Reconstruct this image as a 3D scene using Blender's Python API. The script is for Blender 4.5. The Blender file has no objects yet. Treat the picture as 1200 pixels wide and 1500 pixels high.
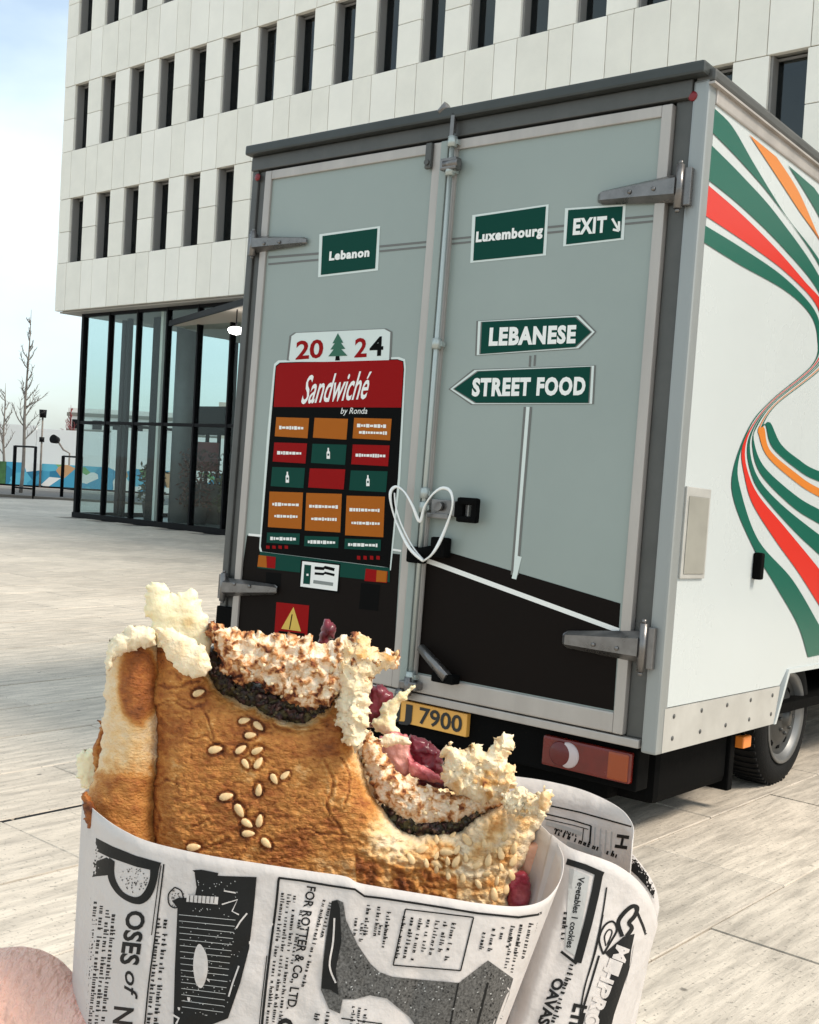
import bpy, bmesh, math, random
import numpy as np
from mathutils import Vector, Matrix, noise
from mathutils.bvhtree import BVHTree
random.seed(7); rng=np.random.default_rng(5)
S=bpy.context.scene
# ------------------------------------------------------------------ camera
F=1699.48; PITCH=-0.0342; ROLL=0.05597; CAMZ=1.5          # focal length in photo pixels (1200 wide)
_f=Vector((0,math.cos(PITCH),math.sin(PITCH))); _r0=Vector((1,0,0)); _u0=_r0.cross(_f)
CR=_r0*math.cos(ROLL)+_u0*math.sin(ROLL); CU=-_r0*math.sin(ROLL)+_u0*math.cos(ROLL); CF=_f
CAM=Vector((0,0,CAMZ))
cd=bpy.data.cameras.new('camera'); cam=bpy.data.objects.new('camera',cd); S.collection.objects.link(cam)
cam.matrix_world=Matrix(((CR.x,CU.x,-CF.x,0),(CR.y,CU.y,-CF.y,0),(CR.z,CU.z,-CF.z,CAMZ),(0,0,0,1)))
cd.sensor_fit='HORIZONTAL'; cd.sensor_width=36; cd.lens=F/1200*36; cd.clip_start=0.02; cd.clip_end=5000
S.camera=cam
# ------------------------------------------------------------------ world, sun, exposure
SUN_AZ=math.radians(112); SUN_EL=math.radians(48)          # azimuth clockwise from +Y
w=bpy.data.worlds.new('World'); S.world=w; w.use_nodes=True; wn=w.node_tree.nodes; wl=w.node_tree.links
bg=wn['Background']; sky=wn.new('ShaderNodeTexSky'); sky.sky_type='NISHITA'; sky.sun_disc=False
sky.sun_elevation=SUN_EL; sky.sun_rotation=SUN_AZ; sky.air_density=1.0; sky.dust_density=2.0
tc=wn.new('ShaderNodeTexCoord'); mp=wn.new('ShaderNodeMapping'); mp.inputs['Scale'].default_value=(1.6,1.6,3.6)
nz=wn.new('ShaderNodeTexNoise'); nz.inputs['Scale'].default_value=1.3; nz.inputs['Detail'].default_value=6; nz.inputs['Roughness'].default_value=.52
rp=wn.new('ShaderNodeValToRGB'); rp.color_ramp.elements[0].position=.36; rp.color_ramp.elements[0].color=(.25,.25,.25,1); rp.color_ramp.elements[1].position=.60; rp.color_ramp.elements[1].color=(.97,.97,.97,1)
mx=wn.new('ShaderNodeMixRGB'); mx.inputs['Color2'].default_value=(4.6,5.3,5.4,1)
wl.new(tc.outputs['Generated'],mp.inputs['Vector']); wl.new(mp.outputs[0],nz.inputs['Vector']); wl.new(nz.outputs['Fac'],rp.inputs['Fac'])
wl.new(rp.outputs['Color'],mx.inputs['Fac']); wl.new(sky.outputs[0],mx.inputs['Color1']); wl.new(mx.outputs[0],bg.inputs['Color'])
bg.inputs['Strength'].default_value=0.10
sd=bpy.data.lights.new('sun','SUN'); sd.energy=1.6; sd.angle=math.radians(16); sd.color=(1,.90,.76)
so=bpy.data.objects.new('sun',sd); S.collection.objects.link(so)
sdir=Vector((math.sin(SUN_AZ)*math.cos(SUN_EL),math.cos(SUN_AZ)*math.cos(SUN_EL),math.sin(SUN_EL)))
so.rotation_euler=sdir.to_track_quat('Z','Y').to_euler()
S.view_settings.view_transform='Standard'; S.view_settings.look='None'; S.view_settings.exposure=1.18; S.view_settings.gamma=1
S.render.engine='CYCLES'; S.cycles.max_bounces=8; S.cycles.transparent_max_bounces=16

# ------------------------------------------------------------------ helpers
COL=S.collection
def ray(x,y): return CF+CR*((x-600)/F)-CU*((y-750)/F)
def PX(x,y,d): return CAM+ray(x,y)*d
def tag(o,label=None,cat=None,group=None,kind=None):
    if label: o['label']=label
    if cat: o['category']=cat
    if group: o['group']=group
    if kind: o['kind']=kind
    return o
def empty(name,M=None,loc=None):
    o=bpy.data.objects.new(name,None); COL.objects.link(o); o.empty_display_size=.2
    if M is not None: o.matrix_world=M
    if loc is not None: o.location=loc
    return o
def link(name,me,mats,parent=None):
    o=bpy.data.objects.new(name,me); COL.objects.link(o)
    if mats is not None and len(me.materials)==0:
        for m in (mats if isinstance(mats,(list,tuple)) else [mats]): me.materials.append(m)
    if parent is not None: o.parent=parent
    return o
def share(name,src,parent,loc=(0,0,0)):
    o=bpy.data.objects.new(name,src.data); COL.objects.link(o); o.parent=parent; o.location=loc; return o
def mesh(name,V,Fs,mats,parent=None,smooth=False,mi=None):
    me=bpy.data.meshes.new(name); me.from_pydata([tuple(v) for v in V],[],Fs)
    if smooth: me.polygons.foreach_set('use_smooth',[True]*len(me.polygons))
    if mi is not None: me.polygons.foreach_set('material_index',mi)
    me.update(); return link(name,me,mats,parent)
class MB:
    def __init__(s): s.b=bmesh.new(); s.sm=False
    def box(s,x0,x1,y0,y1,z0,z1,bev=0,mi=0,M=None):
        vs=[s.b.verts.new((x,y,z)) for x in (x0,x1) for y in (y0,y1) for z in (z0,z1)]
        fs=[s.b.faces.new([vs[i] for i in q]) for q in ((0,1,3,2),(4,6,7,5),(0,4,5,1),(2,3,7,6),(0,2,6,4),(1,5,7,3))]
        for f in fs: f.material_index=mi
        if bev>0:
            es=list({e for f in fs for e in f.edges}); r=bmesh.ops.bevel(s.b,geom=es,offset=bev,segments=2,affect='EDGES',profile=.6)
            vs=list({v for f in r['faces'] for v in f.verts}|{v for v in vs if v.is_valid})
        if M is not None: bmesh.ops.transform(s.b,matrix=M,verts=[v for v in vs if v.is_valid])
        return s
    def cyl(s,p0,p1,r0,r1=None,n=16,cap=True,mi=0):
        p0,p1=Vector(p0),Vector(p1); r1=r0 if r1 is None else r1; d=(p1-p0).normalized(); a=d.orthogonal().normalized(); b=d.cross(a)
        A=[s.b.verts.new(p0+(a*math.cos(t)+b*math.sin(t))*r0) for t in [2*math.pi*i/n for i in range(n)]]
        B=[s.b.verts.new(p1+(a*math.cos(t)+b*math.sin(t))*r1) for t in [2*math.pi*i/n for i in range(n)]]
        for i in range(n):
            f=s.b.faces.new([A[i],A[(i+1)%n],B[(i+1)%n],B[i]]); f.smooth=True; f.material_index=mi
        if cap:
            f=s.b.faces.new(A[::-1]); f.material_index=mi; f=s.b.faces.new(B); f.material_index=mi
        return s
    def tube(s,pts,r,n=8,mi=0):
        pts=[Vector(p) for p in pts]; rr=r if isinstance(r,(list,tuple)) else [r]*len(pts); rings=[]; a=None
        for i,p in enumerate(pts):
            d=(pts[min(i+1,len(pts)-1)]-pts[max(i-1,0)]).normalized()
            a=d.orthogonal().normalized() if a is None else (a-d*a.dot(d)).normalized(); b=d.cross(a)
            rings.append([s.b.verts.new(p+(a*math.cos(2*math.pi*k/n)+b*math.sin(2*math.pi*k/n))*rr[i]) for k in range(n)])
        for A,B in zip(rings,rings[1:]):
            for k in range(n):
                f=s.b.faces.new([A[k],A[(k+1)%n],B[(k+1)%n],B[k]]); f.smooth=True; f.material_index=mi
        s.b.faces.new(rings[0][::-1]).material_index=mi; s.b.faces.new(rings[-1]).material_index=mi
        return s
    def prism(s,poly,axis,a0,a1,mi=0):   # poly 2D extruded along axis index
        def mk(p,a):
            q=[p[0],p[1]]; q.insert(axis,a); return q
        A=[s.b.verts.new(mk(p,a0)) for p in poly]; B=[s.b.verts.new(mk(p,a1)) for p in poly]; n=len(poly)
        for i in range(n): s.b.faces.new([A[i],A[(i+1)%n],B[(i+1)%n],B[i]]).material_index=mi
        s.b.faces.new(A[::-1]).material_index=mi; s.b.faces.new(B).material_index=mi
        bmesh.ops.recalc_face_normals(s.b,faces=s.b.faces[:]); return s
    def lathe(s,prof,c,ax,n=32,mi=0):    # prof: (along,r), axis unit vector
        c=Vector(c); d=Vector(ax).normalized(); a=d.orthogonal().normalized(); b=d.cross(a); R=[]
        for (h,r) in prof: R.append([s.b.verts.new(c+d*h+(a*math.cos(2*math.pi*i/n)+b*math.sin(2*math.pi*i/n))*max(r,1e-4)) for i in range(n)])
        for A,B in zip(R,R[1:]):
            for i in range(n):
                f=s.b.faces.new([A[i],A[(i+1)%n],B[(i+1)%n],B[i]]); f.smooth=True; f.material_index=mi
        return s
    def build(s,name,mats,parent=None,recalc=True):
        if recalc: bmesh.ops.recalc_face_normals(s.b,faces=s.b.faces[:])
        me=bpy.data.meshes.new(name); s.b.to_mesh(me); s.b.free(); return link(name,me,mats,parent)
def box(name,m,parent,x0,x1,y0,y1,z0,z1,bev=0): return MB().box(x0,x1,y0,y1,z0,z1,bev).build(name,m,parent)
def rgb(r,g,b):   # photo-like sRGB 0-255 -> linear
    def c(v):
        v/=255; return v/12.92 if v<=.04045 else ((v+.055)/1.055)**2.4
    return (c(r),c(g),c(b),1)
def mat(name,color,rough=.6,metal=0,var=0,vscale=3,bump=0,bscale=40,spec=.5,coat=0,stretch=None,emit=None,es=0,dirt=None,coords='Object',trans=0,sss=0,sssr=(.01,.005,.002)):
    m=bpy.data.materials.new(name); m.use_nodes=True; n=m.node_tree.nodes; l=m.node_tree.links; b=n['Principled BSDF']
    if len(color)==3: color=(*color,1)
    b.inputs['Base Color'].default_value=color; b.inputs['Roughness'].default_value=rough; b.inputs['Metallic'].default_value=metal
    b.inputs['Specular IOR Level'].default_value=spec; b.inputs['Coat Weight'].default_value=coat
    b.inputs['Transmission Weight'].default_value=trans
    if sss: b.inputs['Subsurface Weight'].default_value=sss; b.inputs['Subsurface Radius'].default_value=(1,.5,.3); b.inputs['Subsurface Scale'].default_value=sssr[0]
    if emit: b.inputs['Emission Color'].default_value=emit; b.inputs['Emission Strength'].default_value=es
    t=n.new('ShaderNodeTexCoord'); mp=n.new('ShaderNodeMapping'); l.new(t.outputs[coords],mp.inputs[0])
    if stretch: mp.inputs['Scale'].default_value=stretch
    if var:
        z=n.new('ShaderNodeTexNoise'); z.inputs['Scale'].default_value=vscale; z.inputs['Detail'].default_value=5; z.inputs['Roughness'].default_value=.62; l.new(mp.outputs[0],z.inputs['Vector'])
        mr=n.new('ShaderNodeMapRange'); mr.inputs[1].default_value=.3; mr.inputs[2].default_value=.7; mr.inputs[3].default_value=1-var; mr.inputs[4].default_value=1+var*.6; l.new(z.outputs['Fac'],mr.inputs[0])
        h=n.new('ShaderNodeHueSaturation'); h.inputs['Color'].default_value=color; l.new(mr.outputs[0],h.inputs['Value']); l.new(h.outputs[0],b.inputs['Base Color'])
        r2=n.new('ShaderNodeMapRange'); r2.inputs[3].default_value=max(rough-.12,.02); r2.inputs[4].default_value=min(rough+.12,1); l.new(z.outputs['Fac'],r2.inputs[0]); l.new(r2.outputs[0],b.inputs['Roughness'])
    if bump:
        z=n.new('ShaderNodeTexNoise'); z.inputs['Scale'].default_value=bscale; z.inputs['Detail'].default_value=6; l.new(mp.outputs[0],z.inputs['Vector'])
        bp=n.new('ShaderNodeBump'); bp.inputs['Strength'].default_value=bump; bp.inputs['Distance'].default_value=.01; l.new(z.outputs['Fac'],bp.inputs['Height']); l.new(bp.outputs[0],b.inputs['Normal'])
    return m
def glassmat(name,tint=(.75,.85,.85),mixv=.35,rough=.02):
    m=bpy.data.materials.new(name); m.use_nodes=True; n=m.node_tree.nodes; l=m.node_tree.links
    n.remove(n['Principled BSDF']); out=n['Material Output']; tr=n.new('ShaderNodeBsdfTransparent'); tr.inputs[0].default_value=(*tint,1)
    gl=n.new('ShaderNodeBsdfGlossy'); gl.inputs['Roughness'].default_value=rough; gl.inputs['Color'].default_value=(.9,.95,.95,1)
    fr=n.new('ShaderNodeLayerWeight'); pw=n.new('ShaderNodeMath'); pw.operation='POWER'; pw.inputs[1].default_value=4; l.new(fr.outputs['Facing'],pw.inputs[0]); mr=n.new('ShaderNodeMapRange'); mr.inputs[3].default_value=mixv*.25; mr.inputs[4].default_value=.75
    l.new(pw.outputs[0],mr.inputs[0]); mx=n.new('ShaderNodeMixShader'); l.new(mr.outputs[0],mx.inputs[0]); l.new(tr.outputs[0],mx.inputs[1]); l.new(gl.outputs[0],mx.inputs[2]); l.new(mx.outputs[0],out.inputs['Surface'])
    return m
def catmull(pts,n=8,closed=False):
    P=[np.array(p,float) for p in pts]; out=[]; N=len(P)
    rngk=range(N if closed else N-1)
    for i in rngk:
        if closed: a,b,c,d=P[(i-1)%N],P[i],P[(i+1)%N],P[(i+2)%N]
        else: a,b,c,d=P[max(i-1,0)],P[i],P[i+1],P[min(i+2,N-1)]
        for k in range(n):
            t=k/n; out.append(.5*((2*b)+(c-a)*t+(2*a-5*b+4*c-d)*t*t+(-a+3*b-3*c+d)*t**3))
    if not closed: out.append(P[-1])
    return out
# --- flat print: polygons given as outline lists, projected by a function px -> 3D point
def text_polys(txt,bold=0.0,shear=0,space=1.0):
    cu=bpy.data.curves.new('t','FONT'); cu.body=txt; cu.offset=bold; cu.shear=shear; cu.resolution_u=3; cu.space_character=space; cu.fill_mode='FRONT'
    o=bpy.data.objects.new('t',cu); me=o.to_mesh(); V=[(v.co.x,v.co.y) for v in me.vertices]; Fs=[tuple(p.vertices) for p in me.polygons]
    o.to_mesh_clear(); bpy.data.objects.remove(o); bpy.data.curves.remove(cu); return V,Fs
class Print:
    def __init__(s,proj,maxlen=1e9): s.V=[];s.F=[];s.M=[];s.L=[];s.proj=proj;s.maxlen=maxlen;s.world=maxlen<1e8
    def add(s,V,Fs,mi=0,lev=1):
        k=len(s.V); s.V+= [tuple(v) for v in V]; s.L+=[lev]*len(V); s.F+=[tuple(i+k for i in f) for f in Fs]; s.M+=[mi]*len(Fs)
    def poly(s,P,mi=0,lev=1): s.add(P,[tuple(range(len(P)))],mi,lev)
    def line(s,P,wd,mi=0,lev=1):
        P=[np.array(p,float) for p in P]; A=[];B=[]
        for i,p in enumerate(P):
            d=P[min(i+1,len(P)-1)]-P[max(i-1,0)]; d/=np.linalg.norm(d)+1e-9; nn=np.array([-d[1],d[0]])*wd/2; A.append(p+nn);B.append(p-nn)
        V=A+B; n=len(P); s.add(V,[(i,i+1,n+i+1,n+i) for i in range(n-1)],mi,lev)
    def text(s,txt,p0,p1,h,mi=0,lev=2,bold=0.0,shear=0,up=None,space=1.0):
        V,Fs=text_polys(txt,bold,shear,space)
        if not V: return
        xs=[v[0] for v in V]; ys=[v[1] for v in V]; x0,x1=min(xs),max(xs); y0=0; y1=.70
        p0=np.array(p0,float);p1=np.array(p1,float); ex=p1-p0
        if up is None: d=ex/np.linalg.norm(ex); up=np.array([d[1],-d[0]])
        up=np.array(up,float)*h
        s.add([p0+ex*((x-x0)/(x1-x0))+up*((y-y0)/(y1-y0)) for x,y in V],Fs,mi,lev)
    def build(s,name,mats,parent,step=.0015):
        bm=bmesh.new(); vs=[bm.verts.new((v[0],v[1],l*1000.)) for v,l in zip(s.V,s.L)]
        for f,m in zip(s.F,s.M):
            try: bf=bm.faces.new([vs[i] for i in f]); bf.material_index=m
            except ValueError: pass
        bmesh.ops.triangulate(bm,faces=bm.faces[:])
        if s.maxlen<1e8:
            for it in range(6):
                es=[e for e in bm.edges if e.calc_length()>s.maxlen]
                if not es: break
                bmesh.ops.subdivide_edges(bm,edges=es,cuts=1); bmesh.ops.triangulate(bm,faces=[f for f in bm.faces if len(f.verts)>3])
        bad=[]
        for v in bm.verts:
            q=s.proj(v.co.x,v.co.y,v.co.z/1000*step)
            if q is None: bad.append(v)
            else: v.co=q
        if bad: bmesh.ops.delete(bm,geom=bad,context='VERTS')
        me=bpy.data.meshes.new(name); bm.to_mesh(me); bm.free(); o=link(name,me,mats,parent)
        if s.world: o.matrix_parent_inverse=parent.matrix_world.inverted()
        return o

# ------------------------------------------------------------------ building frame of reference
BYAW=0.72097; BO=Vector((-8.6132,27.4469,0)); E=Vector((math.cos(BYAW),-math.sin(BYAW),0)); N=Vector((math.sin(BYAW),math.cos(BYAW),0))
MBLD=Matrix(((E.x,N.x,0,BO.x),(E.y,N.y,0,BO.y),(0,0,1,0),(0,0,0,1)))    # local X along facade, Y into the building, Z up
def ground(x,y,z=0):
    d=ray(x,y); return CAM+d*((z-CAMZ)/d.z)
# ------------------------------------------------------------------ materials for the setting
def stone_mat(name,base,v=.14):
    m=bpy.data.materials.new(name); m.use_nodes=True; n=m.node_tree.nodes; l=m.node_tree.links; b=n['Principled BSDF']
    t=n.new('ShaderNodeTexCoord'); g=n.new('ShaderNodeNewGeometry'); oi=n.new('ShaderNodeObjectInfo')
    mp=n.new('ShaderNodeMapping'); mp.inputs['Rotation'].default_value=(0,0,BYAW); l.new(g.outputs['Position'],mp.inputs[0])
    def N_(sc,det,rough,scale):
        q=n.new('ShaderNodeMapping'); q.inputs['Scale'].default_value=sc; l.new(mp.outputs[0],q.inputs[0])
        z=n.new('ShaderNodeTexNoise'); z.inputs['Scale'].default_value=scale; z.inputs['Detail'].default_value=det; z.inputs['Roughness'].default_value=rough; l.new(q.outputs[0],z.inputs[0]); return z
    a=N_((1,1,1),5,.65,.45); st=N_((1.,.13,1),7,.65,22); fine=N_((1,1,1),3,.7,60)
    r=n.new('ShaderNodeMapRange'); r.inputs[1].default_value=.32; r.inputs[2].default_value=.68; r.inputs[3].default_value=1-v; r.inputs[4].default_value=1+v; l.new(a.outputs['Fac'],r.inputs[0])
    r2=n.new('ShaderNodeMapRange'); r2.inputs[1].default_value=.35; r2.inputs[2].default_value=.6; r2.inputs[3].default_value=.66; r2.inputs[4].default_value=1.05; l.new(st.outputs['Fac'],r2.inputs[0])
    r3=n.new('ShaderNodeMapRange'); r3.inputs[1].default_value=.32; r3.inputs[2].default_value=.41; r3.inputs[3].default_value=.45; r3.inputs[4].default_value=1; l.new(fine.outputs['Fac'],r3.inputs[0])
    r4=n.new('ShaderNodeMapRange'); r4.inputs[3].default_value=.9; r4.inputs[4].default_value=1.08; l.new(oi.outputs['Random'],r4.inputs[0])
    def mul(x,y):
        q=n.new('ShaderNodeMath'); q.operation='MULTIPLY'; l.new(x,q.inputs[0]); l.new(y,q.inputs[1]); return q.outputs[0]
    vr=n.new('ShaderNodeTexVoronoi'); vr.inputs['Scale'].default_value=4.5; l.new(mp.outputs[0],vr.inputs['Vector'])
    r5=n.new('ShaderNodeMapRange'); r5.inputs[1].default_value=.035; r5.inputs[2].default_value=.07; r5.inputs[3].default_value=.35; r5.inputs[4].default_value=1; l.new(vr.outputs['Distance'],r5.inputs[0])
    val=mul(mul(mul(r.outputs[0],r2.outputs[0]),mul(r3.outputs[0],r4.outputs[0])),r5.outputs[0])
    h=n.new('ShaderNodeHueSaturation'); h.inputs['Color'].default_value=base; l.new(val,h.inputs['Value']); l.new(h.outputs[0],b.inputs['Base Color'])
    b.inputs['Roughness'].default_value=.62
    bp=n.new('ShaderNodeBump'); bp.inputs['Strength'].default_value=.55; bp.inputs['Distance'].default_value=.012; l.new(st.outputs['Fac'],bp.inputs['Height'])
    bp2=n.new('ShaderNodeBump'); bp2.inputs['Strength'].default_value=.3; bp2.inputs['Distance'].default_value=.004; l.new(fine.outputs['Fac'],bp2.inputs['Height']); l.new(bp.outputs[0],bp2.inputs['Normal']); l.new(bp2.outputs[0],b.inputs['Normal'])
    return m
M_stone=stone_mat('paver_stone',(.58,.51,.425,1))
M_joint=mat('joint_sand',(.24,.215,.185),.9,var=.3,vscale=8)
M_clad=mat('facade_concrete',(.83,.79,.70),.6,var=.07,vscale=1.4,bump=.08,bscale=30)
M_clad2=mat('facade_concrete_pale',(.87,.83,.745),.6,var=.06,vscale=1.1,bump=.08,bscale=30)
M_seam=mat('facade_joint',(.30,.29,.26),.8)
M_black=mat('black_metal',(.004,.004,.005),.5,spec=.12)
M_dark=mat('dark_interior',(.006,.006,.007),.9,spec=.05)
M_grey=mat('grey_jamb',(.22,.21,.2),.55)
M_alu=mat('brushed_aluminium',(.40,.395,.38),.42,metal=.55,var=.10,vscale=5,stretch=(1,1,.1))
M_pane=glassmat('window_glass',(.35,.40,.42),.22)
M_lob=glassmat('lobby_glass',(.86,.92,.92),.03,.01)

# ------------------------------------------------------------------ ground and pavers
g=mesh('ground',[(-2500,-2500,-.03),(2500,-2500,-.03),(2500,2500,-.03),(-2500,2500,-.03)],[(0,1,2,3)],mat('far_paving',(.42,.40,.37),.8,var=.12,vscale=.05))
tag(g,kind='structure')
plaza=mesh('plaza_bed',[tuple(E*a+N*b+Vector((0,0,-.014))) for a,b in ((-34,-8),(22,-8),(22,60),(-34,60))],[(0,1,2,3)],M_joint)
tag(plaza,kind='structure')
PW,PL=.62,1.24; A0,B0_=-4.24,3.68
def paver_mesh(k):
    r=random.Random(k); bm=bmesh.new(); g=.0035
    x0,x1,y0,y1=g,PW-g,g,PL-g; z=[r.uniform(-.0018,.0018) for _ in range(4)]
    bt=.004
    t=[bm.verts.new(p) for p in ((x0+bt,y0+bt,z[0]),(x1-bt,y0+bt,z[1]),(x1-bt,y1-bt,z[2]),(x0+bt,y1-bt,z[3]))]
    m=[bm.verts.new(p) for p in ((x0,y0,z[0]-bt),(x1,y0,z[1]-bt),(x1,y1,z[2]-bt),(x0,y1,z[3]-bt))]
    q=[bm.verts.new(p) for p in ((x0,y0,-.05),(x1,y0,-.05),(x1,y1,-.05),(x0,y1,-.05))]
    bm.faces.new(t)
    for A,B in ((t,m),(m,q)):
        for i in range(4): bm.faces.new([A[i],B[i],B[(i+1)%4],A[(i+1)%4]])
    bmesh.ops.recalc_face_normals(bm,faces=bm.faces[:]); me=bpy.data.meshes.new('paver'); bm.to_mesh(me); bm.free(); me.materials.append(M_stone); return me
PM=[paver_mesh(k) for k in range(6)]
def to_px(P):
    v=P-CAM; d=v.dot(CF); return (600+F*v.dot(CR)/d,750-F*v.dot(CU)/d,d) if d>.1 else None
cells=[]
for i in range(-46,36):
    for j in range(-9,50):
        a=A0+i*PW; 
        if i<0: a-=.02                      # slot drain between the two fields
        b=B0_+j*PL+(PL/2 if i%2 else 0)
        c=E*(a+PW/2)+N*(b+PL/2)
        loc=c-BO; s_=loc.dot(E); n_=loc.dot(N)
        if n_>.3 and s_>.3: continue
        q=to_px(c); vis=q is not None and -60<q[0]<1260 and 650<q[1]<1600
        dist=(c-CAM).length
        if a>20 or a<-33: continue
        cells.append((not vis,dist,a,b))
cells.sort(key=lambda c:(c[0],c[1]))
for k,(nv,dist,a,b) in enumerate(cells[:296]):
    o=bpy.data.objects.new('paver',PM[k%6]); COL.objects.link(o); o.parent=plaza; o.location=E*a+N*b; o.rotation_euler=(0,0,-BYAW)
V=[];Fs=[]
for (nv,dist,a,b) in cells[296:]:
    k=len(V); g_=.004; zz=random.uniform(-.0015,.0015)
    for (x,y) in ((a+g_,b+g_),(a+PW-g_,b+g_),(a+PW-g_,b+PL-g_),(a+g_,b+PL-g_)): V.append(tuple(E*x+N*y+Vector((0,0,zz))))
    for i in range(4): v=V[k+i]; V.append((v[0],v[1],-.012))
    Fs+=[(k,k+1,k+2,k+3)]+[(k+i,k+4+i,k+4+(i+1)%4,k+(i+1)%4) for i in range(4)]
far=mesh('paver_field',V,Fs,M_stone,plaza); far['kind']='stuff'
# slot drain
dr=MB(); a=A0-.011
for k in range(14):
    P0=E*a+N*(-2+k*1.5); 
    dr.box(-.010,.010,.01,1.49,-.05,-.003,M=Matrix.Translation(P0)@Matrix.Rotation(-BYAW,4,'Z'))
tag(dr.build('slot_drain',M_black),'thin black slot drain line crossing the pale paving at left','drain')

# ------------------------------------------------------------------ office building
bld=empty('office_building',MBLD); tag(bld,'pale concrete office block with rows of narrow dark windows over a glass lobby','building')
Z0,ZA0,ZA1,ZB0,ZB1,ZC0=4.8126,5.9223,7.408,8.506,10.0147,11.1492
ZC1=ZC0+1.52; ZD0=ZC1+1.13; ZD1=ZD0+1.5; ZTOP=ZD1+1.3
PP=1.064; WO=.457; WW=.53; NW=26; LEN=WO+PP*NW+.4
GAP=.012; TH=.10
# core walls behind the cladding (dark backing), and window bands
def clad(parent,name,x0,x1,z0,z1,m,off=0):
    return box(name,m,parent,x0+GAP/2,x1-GAP/2,off,off+TH,z0+GAP/2,z1-GAP/2,.004)
xw=lambda k: WO+PP*k
bands=[(Z0,ZA0),(ZA1,ZB0),(ZB1,ZC0)]
rows=[(ZA0,ZA1),(ZB0,ZB1),(ZC0,ZC1)]
rr=random.Random(3)
backing=MB()
backing.box(.05,LEN,TH+.002,TH+.2,Z0+.02,ZA0-.02)
backing.box(.05,LEN,TH+.002,TH+.2,ZA1+.02,ZB0-.02); backing.box(.05,LEN,TH+.002,TH+.2,ZB1+.02,ZC0-.02)
backing.build('backing_wall',M_seam,bld)
cnt=0
vis_range={0:(0,26),1:(0,26),2:(0,8)}
stuff=MB()
for bi,(z0,z1) in enumerate(bands):
    for k in range(-1,NW):
        a=0 if k<0 else xw(k); 
        segs=[(0,xw(0)-.0)] if k<0 else [(xw(k)-.04,xw(k)+WW+.04),(xw(k)+WW+.04,xw(k+1)-.04)]
        if k<0: segs=[(0,xw(0)-.04)]
        for (x0,x1) in segs:
            hidden=(bi==0 and 7<k) or (bi==1 and 7.5<k<11 and False)
            mm=rr.choice([M_clad,M_clad,M_clad2]); off=rr.uniform(0,.003)
            if hidden or (bi==2 and k>16): stuff.box(x0+GAP/2,x1-GAP/2,off,off+TH,z0+GAP/2,z1-GAP/2)
            else: clad(bld,'cladding_panel',x0,x1,z0,z1,mm,off); cnt+=1
for ri,(z0,z1) in enumerate(rows):
    for k in range(-1,NW):
        x0=0 if k<0 else xw(k)+WW; x1=xw(k+1) if k<NW-1 else LEN
        zm=(z0+z1)/2+rr.uniform(-.02,.02)
        hid=(ri==0 and 6<k<16) or (ri==2 and k>5)
        for (za,zb) in ((z0,zm),(zm,z1)):
            mm=rr.choice([M_clad2,M_clad2,M_clad]); off=.006+rr.uniform(0,.003)
            if hid: stuff.box(x0+GAP/2,x1-GAP/2,off,off+TH+.12,za+GAP/2,zb-GAP/2)
            else: box('pier_panel',mm,bld,x0+GAP/2,x1-GAP/2,off,off+TH+.12,za+GAP/2,zb-GAP/2,.004)
# storeys above the frame
for z0,z1 in ((ZC1,ZD0),(ZD1,ZTOP)): stuff.box(0,LEN,0,TH,z0,z1)
for k in range(-1,NW): stuff.box(0 if k<0 else xw(k)+WW,xw(k+1) if k<NW-1 else LEN,.006,TH+.12,ZD0,ZD1)
so_=stuff.build('upper_cladding',M_clad2,bld); so_['kind']='stuff'
# windows
def win(parent,k,z0,z1,curt=0,wide=0,red=False):
    x0=xw(k); x1=x0+WW
    f=MB(); fy0,fy1=.20,.26; t=.035
    f.box(x0+.002,x0+t,fy0-.14,fy1,z0,z1).box(x1-t,x1-.002,fy0,fy1,z0,z1).box(x0+t,x1-t,fy0,fy1,z0+.002,z0+t).box(x0+t,x1-t,fy0,fy1,z1-t,z1-.002)
    fo=f.build('window',M_grey if True else M_black,parent)
    box('pane',M_pane,fo,x0+t,x1-t,.228,.238,z0+t,z1-t)
    if curt:
        a=x0+t+(WW-2*t)*(1-curt); c=MB(); n=max(2,int(curt*9)); ww=(x1-t-a)/n
        for i in range(n): c.box(a+i*ww,a+(i+.8)*ww,.36+.03*(i%2),.37+.03*(i%2),z0+.03,z1-.05)
        c.build('curtain',M_curt,fo)
    if red: box('desk_lamp',mat('red_glow',(.6,.05,.03),.5),fo,x1-t-.16,x1-t-.05,.3,.34,z0+.04,z0+.28,.02)
M_curt=mat('curtain_cloth',(.62,.63,.60),.8,var=.1,vscale=9)
C={(0,3):0,(0,4):.3,(0,5):.35,(1,4):.3,(1,5):.45,(1,6):.5,(1,7):.3,(1,8):.45,(1,9):.3,(1,10):.5,(1,11):.55,(1,12):.35,(1,13):.4,(0,18):.6,(0,17):.4}
for ri,(z0,z1) in enumerate(rows):
    for k in range(NW):
        if (ri==2 and k>12) or (ri==0 and 8<k<15): continue
        win(bld,k,z0+.004,z1-.004,C.get((ri,k),0),red=(ri==1 and k==3))
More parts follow.
